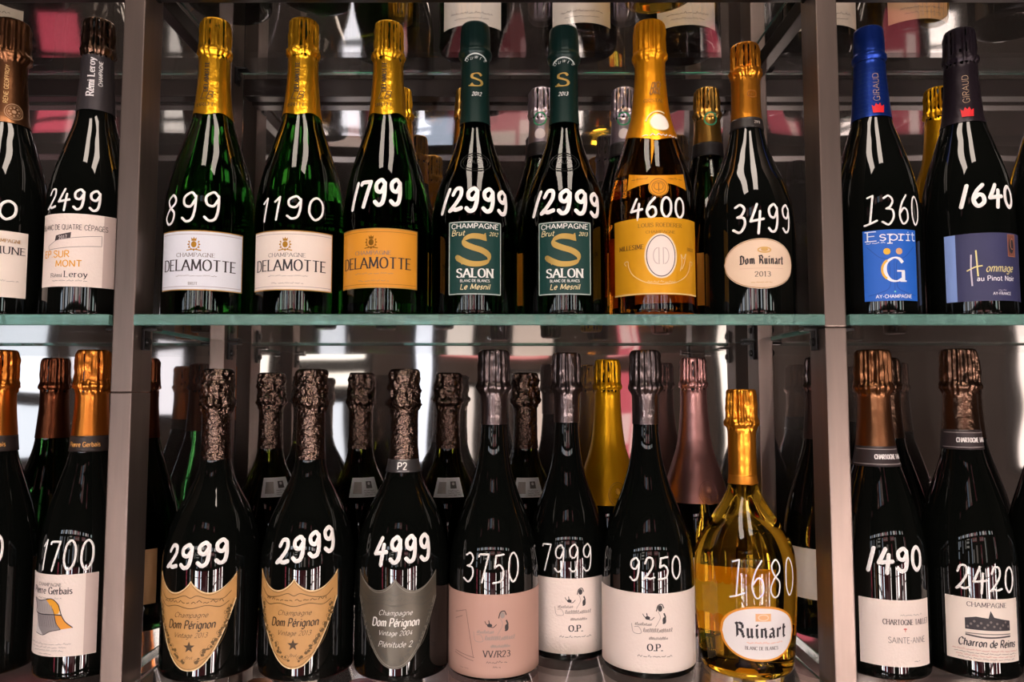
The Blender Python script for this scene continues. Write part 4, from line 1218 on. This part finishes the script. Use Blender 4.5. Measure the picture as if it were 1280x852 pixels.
# ---- clear yellow squat bottle
b = Bottle('champagne_bottle', .2285, .74, Z_LOW, 'squat', 268, 48.2, 'blond', 'squat clear bottle of yellow wine with orange foil, oval white label and price 1680', LO)
b.capsule('orange', 15.4, 36, fb=182, amp=1.2, seed=41)
b.band(175, 184, pmat('band_orange', '#d8892c', .36, .8))
f = lambda a: 25.0 * math.sqrt(max(0, 1 - (abs(a) / 37.5) ** 2.3))
d = Draw(b.f, -.5, 44)
d.strip(-37.5, 37.5, lambda a: -f(a), f, pmat('paper_orange', '#e39426', .5), 0, n=44, skirt=True)
o = d.build('front_label', b.root)
p = Draw(b.f, -.5, 44)
f2 = lambda a: 23.2 * math.sqrt(max(0, 1 - (abs(a) / 35.2) ** 2.3))
p.strip(-35.2, 35.2, lambda a: -f2(a), f2, WHITE, 1, n=44)
p.rect(-5, 11.5, 9, 18.5, ink('#f0b884'), 2); p.ring(2, 15, 4.5, .7, ink('#f7dcc0'), 3, ry=2.6)
p.text('Ruinart', 1, -3.4, 13, DK, 'gothic', w=48)
p.squiggle(4, -8.8, 34, 2.2, ink('#eeb59a'), 6, .6)
p.text('BLANC DE BLANCS', 1, -14.4, 3.0, ink('#5e514c'), 'serif', w=31)
p.build('printing', o)
o, p = paper(b, 0, 55, 30, 30, pmat('paper_back_cream', '#d8c48c', .6), 'back_label', back=True)
b.price('_680', -28, 111, 39.5, 76, 1.5, tilt=0, slant=.03)

# ---- right bay, lower row
def bronze_bottle(x, H, R, fb, u, v0, hw, hh, price_, label, seed, off):
    b = Bottle('champagne_bottle', x, .74, Z_LOW, 'std', H, R, 'black', label, LO)
    b.capsule('bronze' if seed == 2 else 'browncap', 17.6 if seed == 2 else 17.0, 40, fb=fb, amp=1.2, seed=seed)
    lg = '#9a8f8c'
    bd = b.band(fb - 19, fb + .5, pmat('band_charcoal', '#3f3637', .42, .3), lines=[(fb - 2.5, lg), (fb - 16.5, lg)])
    d = b.on_band(off, fb - 10); d.text('CHARTOGNE TAILLET', 0, -1.6, 4.2, ink('#efe9e6'), 'serifbold', w=34); d.build('band_print', bd)
    return b
b = bronze_bottle(.361, 307, 42.5, 212, 0, 0, 0, 0, None, 'black bottle with bronze foil beside the right post, cream label and price 1490', 2, 7)
o, p = paper(b, -4, 43, 34.5, 30, PINKW)
p.squiggle(12, 16, 22, 2, GY, 3, .35)
p.text('CHARTOGNE TAILLET', 9, 8, 4.6, ink('#5b4b4b'), 'serif', w=46)
p.disc(5, 4.2, 1.6, ink('#d77a72'), 3, ry=.8); p.ribbon([(5, 4), (5, 1.5)], .6, ink('#d77a72'), 3)
p.text('SAINTE-ANNE', 8, -8.5, 5.2, ink('#8d807c'), 'sans', w=36)
p.squiggle(16, -25.5, 6, 1.4, GY, 3, .4)
p.build('printing', o)
b.price('!490', -31, 122.5, 22.5, 96.5, 3.6, tilt=2)
b = bronze_bottle(.447, 308, 42.5, 228, 0, 0, 0, 0, None, 'black bottle with bronze foil, cream chateau label and price 2420', 14, 3)
o, p = paper(b, -9.5, 45.5, 33, 28.5, CREAM)
p.text('CHAMPAGNE', 2, 21, 4, ink('#5b4b4b'), 'serif', w=34)
p.poly([(-17, 0), (-17, 10), (-8, 12), (2, 11), (4, 18), (7, 12), (16, 10), (22, 9), (22, 0)], DK, 2)
for k in range(14): p.disc(-15 + 2.7 * k, 2.5 + (k * 7 % 5) * 1.3, 1.1, ink('#6e6360'), 3, n=8)
p.ribbon([(-17, -3.5), (22, -3)], .9, GY, 3); p.ribbon(catmull([(-17, -5), (0, -6.4), (22, -5)]), 1.4, ink('#4a4040'), 3)
p.text('Charron de Reims', 2, -15, 6.6, DK, 'scriptbold', w=50)
for k, c in enumerate(('#c0776c', '#7b6d69', '#c0776c', '#7b6d69')): p.squiggle(1, -19 - 2.5 * k, 58 - 3 * k, 1.5, ink(c), 31 + k, .4)
p.build('printing', o)
b.price('2420', -33, 104.5, 20, 79, 2.0, tilt=-1)
b = Bottle('champagne_bottle', .5345, .74, Z_LOW, 'std', 305, 42.3, 'black', 'black bottle on the lower shelf cut off by the right photo edge', LO)
b.capsule('browncap', 16.4, 40, fb=220, seed=18)

# ---- rear row, lower shelf
for i, (x, lab) in enumerate(((-.2855, 'olive bottle with crumpled dark foil behind the first two gold shield bottles'), (-.179, 'olive bottle with crumpled dark foil behind the second gold shield bottle'),
                              (-.0755, 'olive bottle with crumpled dark foil behind the pewter shield bottle'), (.016, 'olive bottle with crumpled dark foil between bottles 3750 and 7999'))):
    b = Bottle('champagne_bottle', x, .88, Z_LOW, 'dom', 288, 45, 'olive', lab, LB_)
    b.capsule('pewter', 16.0, 36, fb=199, style='crumple', seed=20 + i)
    o, p = paper(b, (17, 11, 3.5, 2.5)[i], 156.5, 15.5, 10.5, pmat('paper_bright', '#ffffff', .6), 'import_label')
    g = ink('#6d6663')
    p.rect(2, -1, 9, 6.5, g, 2); p.disc(5.5, 4, 1.6, ink('#e8e4e0'), 3)
    for k in range(3): p.squiggle(6, -4 - 2.2 * k, 13, 1.3, g, 5 + k, .35)
    p.rect(-12, -6.5, -3, 6, ink('#b9b0a9'), 2)
    p.build('printing', o)
for x, y, mat, H, fb, lab, seed, med in ((.111, .862, 'gold', 303, 140, 'bottle with tall golden yellow foil behind bottles 7999 and 9250', 2, '#b9800f'), (.211, .862, 'rose', 305, 142, 'bottle with tall rose pink foil behind the squat yellow bottle', 4, '#a8726f')):
    b = Bottle('champagne_bottle', x, y, Z_LOW, 'std', H, 43.5, 'black', lab, LB_)
    fo = b.capsule(mat, 15.4, 34, fb=fb, amp=1.0, seed=seed)
    d = b.on_foil(6.5, fb + 14)
    m = ink(med)
    d.disc(0, -2, 11, FOIL[mat], 1, ry=13); d.ring(0, -2, 10.6, .8, m, 3, ry=12.6); d.ring(0, -2, 8.6, .4, m, 3, ry=10.4)
    d.disc(0, 1, 3, m, 3, ry=3.6); d.squiggle(0, -7, 9, 2, m, 4, .5)
    d.build('foil_seal', fo)
    paper(b, 0, 55, 38, 30, CREAM)
for x, y, cap, gl_, lab, sd in ((-.538, .872, 'rust', 'deepgreen', 'dark green bottle with dull copper foil behind the leaf label bottle', 3), (-.432, .872, 'rust', 'deepgreen', 'dark green bottle with dull copper foil half hidden by the left post', 6),
                           (.352, .850, 'taupe', 'black', 'black bottle with white label half hidden by the right post', 7), (.438, .868, 'browncap', 'black', 'black bottle close behind the 1490 bottle', 9),
                           (.535, .872, 'browncap', 'black', 'black bottle behind the one at the right photo edge', 10)):
    b = Bottle('champagne_bottle', x, y, Z_LOW, 'std', 305, 42.5, gl_, lab, LB_)
    b.capsule(cap, 15.6, 36, fb=212, seed=sd)
    if sd == 7: paper(b, -25, 68, 30, 27, CREAM)
    if sd in (3, 6): paper(b, 4, 60, 34, 30, pmat('paper_tan', '#b98a5c', .6))

# ---- rear row, central shelf
for x, y, cap, gl_, lab, sd in ((-.053, .868, 'palegold', 'deepgreen', 'bottle with pale gold foil and green ring behind the left S bottle', 3), (.036, .868, 'silver', 'deepgreen', 'dark bottle with lilac silver foil and green ring left of the right S bottle', 5),
                                (.135, .868, 'silver', 'deepgreen', 'dark bottle with lilac silver foil and green ring behind the amber bottle', 8), (.2345, .868, 'palegold', 'deepgreen', 'dark bottle with pale gold foil and green ring behind the 3499 bottle', 12),
                                (-.135, .868, 'yellow', 'deepgreen', 'dark bottle hidden behind the 1799 bottle', 13)):
    b = Bottle('champagne_bottle', x, y, Z_MID, 'std', 291, 42.5, gl_, lab, UB)
    fo = b.capsule(cap, 15.6, 35, fb=222, amp=1.1, seed=sd)
    if sd != 13:
        d = b.on_foil(-3.0 if cap != 'palegold' else 0, 250)
        d.ring(0, 0, 7.2, 1.8, ink('#3f9a6a'), 3)
        if cap == 'silver': d.disc(0, -24 + 6, 6, ink('#e5d6d0'), 3, ry=6.5)
        d.build('foil_ring', fo)
        b.band(206, 222.5, pmat('band_dark', '#221d1d', .45))
    paper(b, 0, 56, 40, 30, pmat('paper_ochre', '#dd9528', .5))
b = Bottle('champagne_bottle', .513, .868, Z_MID, 'std', 292, 43, 'black', 'bottle with golden foil behind the 1640 bottle', UB)
b.capsule('gold', 15.6, 35, fb=150, seed=16, amp=1.3)

# ---- bottles standing on the top shelf, only their feet in view
TB = [(-.60, .86, 'black', ('#c77a4a', '#ead8c2'), 'bottle with orange and cream label on the top shelf, far left'),
      (-.505, .735, 'black', None, 'dark bottle on the top shelf above the bronze foil'),
      (-.30, .76, 'black', None, 'dark bottle on the top shelf above the 899 bottle'),
      (-.20, .74, 'black', None, 'dark bottle on the top shelf above the 1190 bottle'),
      (-.155, .865, 'olive', None, 'olive bottle on the top shelf above the 1799 bottle'),
      (-.045, .865, 'black', ('#ece2da', '#ece2da'), 'bottle with white label on the top shelf above the left S bottle'),
      (.082, .86, 'black', ('#eadfd6', '#eadfd6'), 'bottle with white label on the top shelf above the right S bottle'),
      (.148, .735, 'blond', None, 'clear yellow bottle on the top shelf above the amber bottle'),
      (.205, .865, 'black', ('#e9dfd8', '#e9dfd8'), 'dark bottle with long white label on the top shelf behind the yellow one'),
      (.370, .865, 'black', ('#e9d6c6', '#e9d6c6'), 'dark bottle on the top shelf above the blue foil'),
      (.468, .85, 'black', ('#c79a74', '#c79a74'), 'bottle with tan label on the top shelf above the midnight foil'),
      (.560, .80, 'black', None, 'dark bottle on the top shelf at the right photo edge')]
for i, (x, y, g, lb, lab) in enumerate(TB):
    b = Bottle('champagne_bottle', x, y, Z_TOP, 'std', 304, 43, g, lab, TOPG)
    b.capsule(('copper', 'yellow', 'taupe', 'gold')[i % 4], 15.6, 36, fb=205, seed=50 + i)
    if lb:
        o, p = paper(b, -2, 45, 38, 33, pmat('toppaper_' + lb[1], lb[1], .6))
        if lb[0] != lb[1]: p.strip(-40, 40, -32.8, -26, ink(lb[0]), 1)
        p.squiggle(0, -20, 50, 3, ink('#6d625e'), i, .6); p.squiggle(0, -26, 40, 2.4, ink('#6d625e'), i + 3, .5)
        p.build('printing', o)

# ---- bottles on the shelf below, their caps glimpsed through the glass
SB = [(-.55, .78, 'copper', 'copper foiled bottle on the shelf below, far left'), (-.46, .74, 'orange', 'orange foiled bottle on the shelf below, under the leaf label bottle'),
      (-.155, .78, 'red', 'red foiled bottle on the shelf below, between two shield bottles'), (.005, .80, 'taupe', 'grey foiled bottle on the shelf below, under the tan label bottle'),
      (.11, .75, 'red', 'red foiled bottle on the shelf below, under the white label bottles'), (.40, .77, 'copper', 'copper foiled bottle on the shelf below, right bay'), (-.26, .78, 'copper', 'copper foiled bottle on the shelf below, under the first shield bottle'),]
for i, (x, y, c, lab) in enumerate(SB):
    b = Bottle('champagne_bottle', x, y, Z_SUB, 'std', 306, 43, 'black', lab, 'bottles on the shelf below the picture')
    b.capsule(c, 15.6, 36, fb=205, seed=80 + i, amp=1.2)
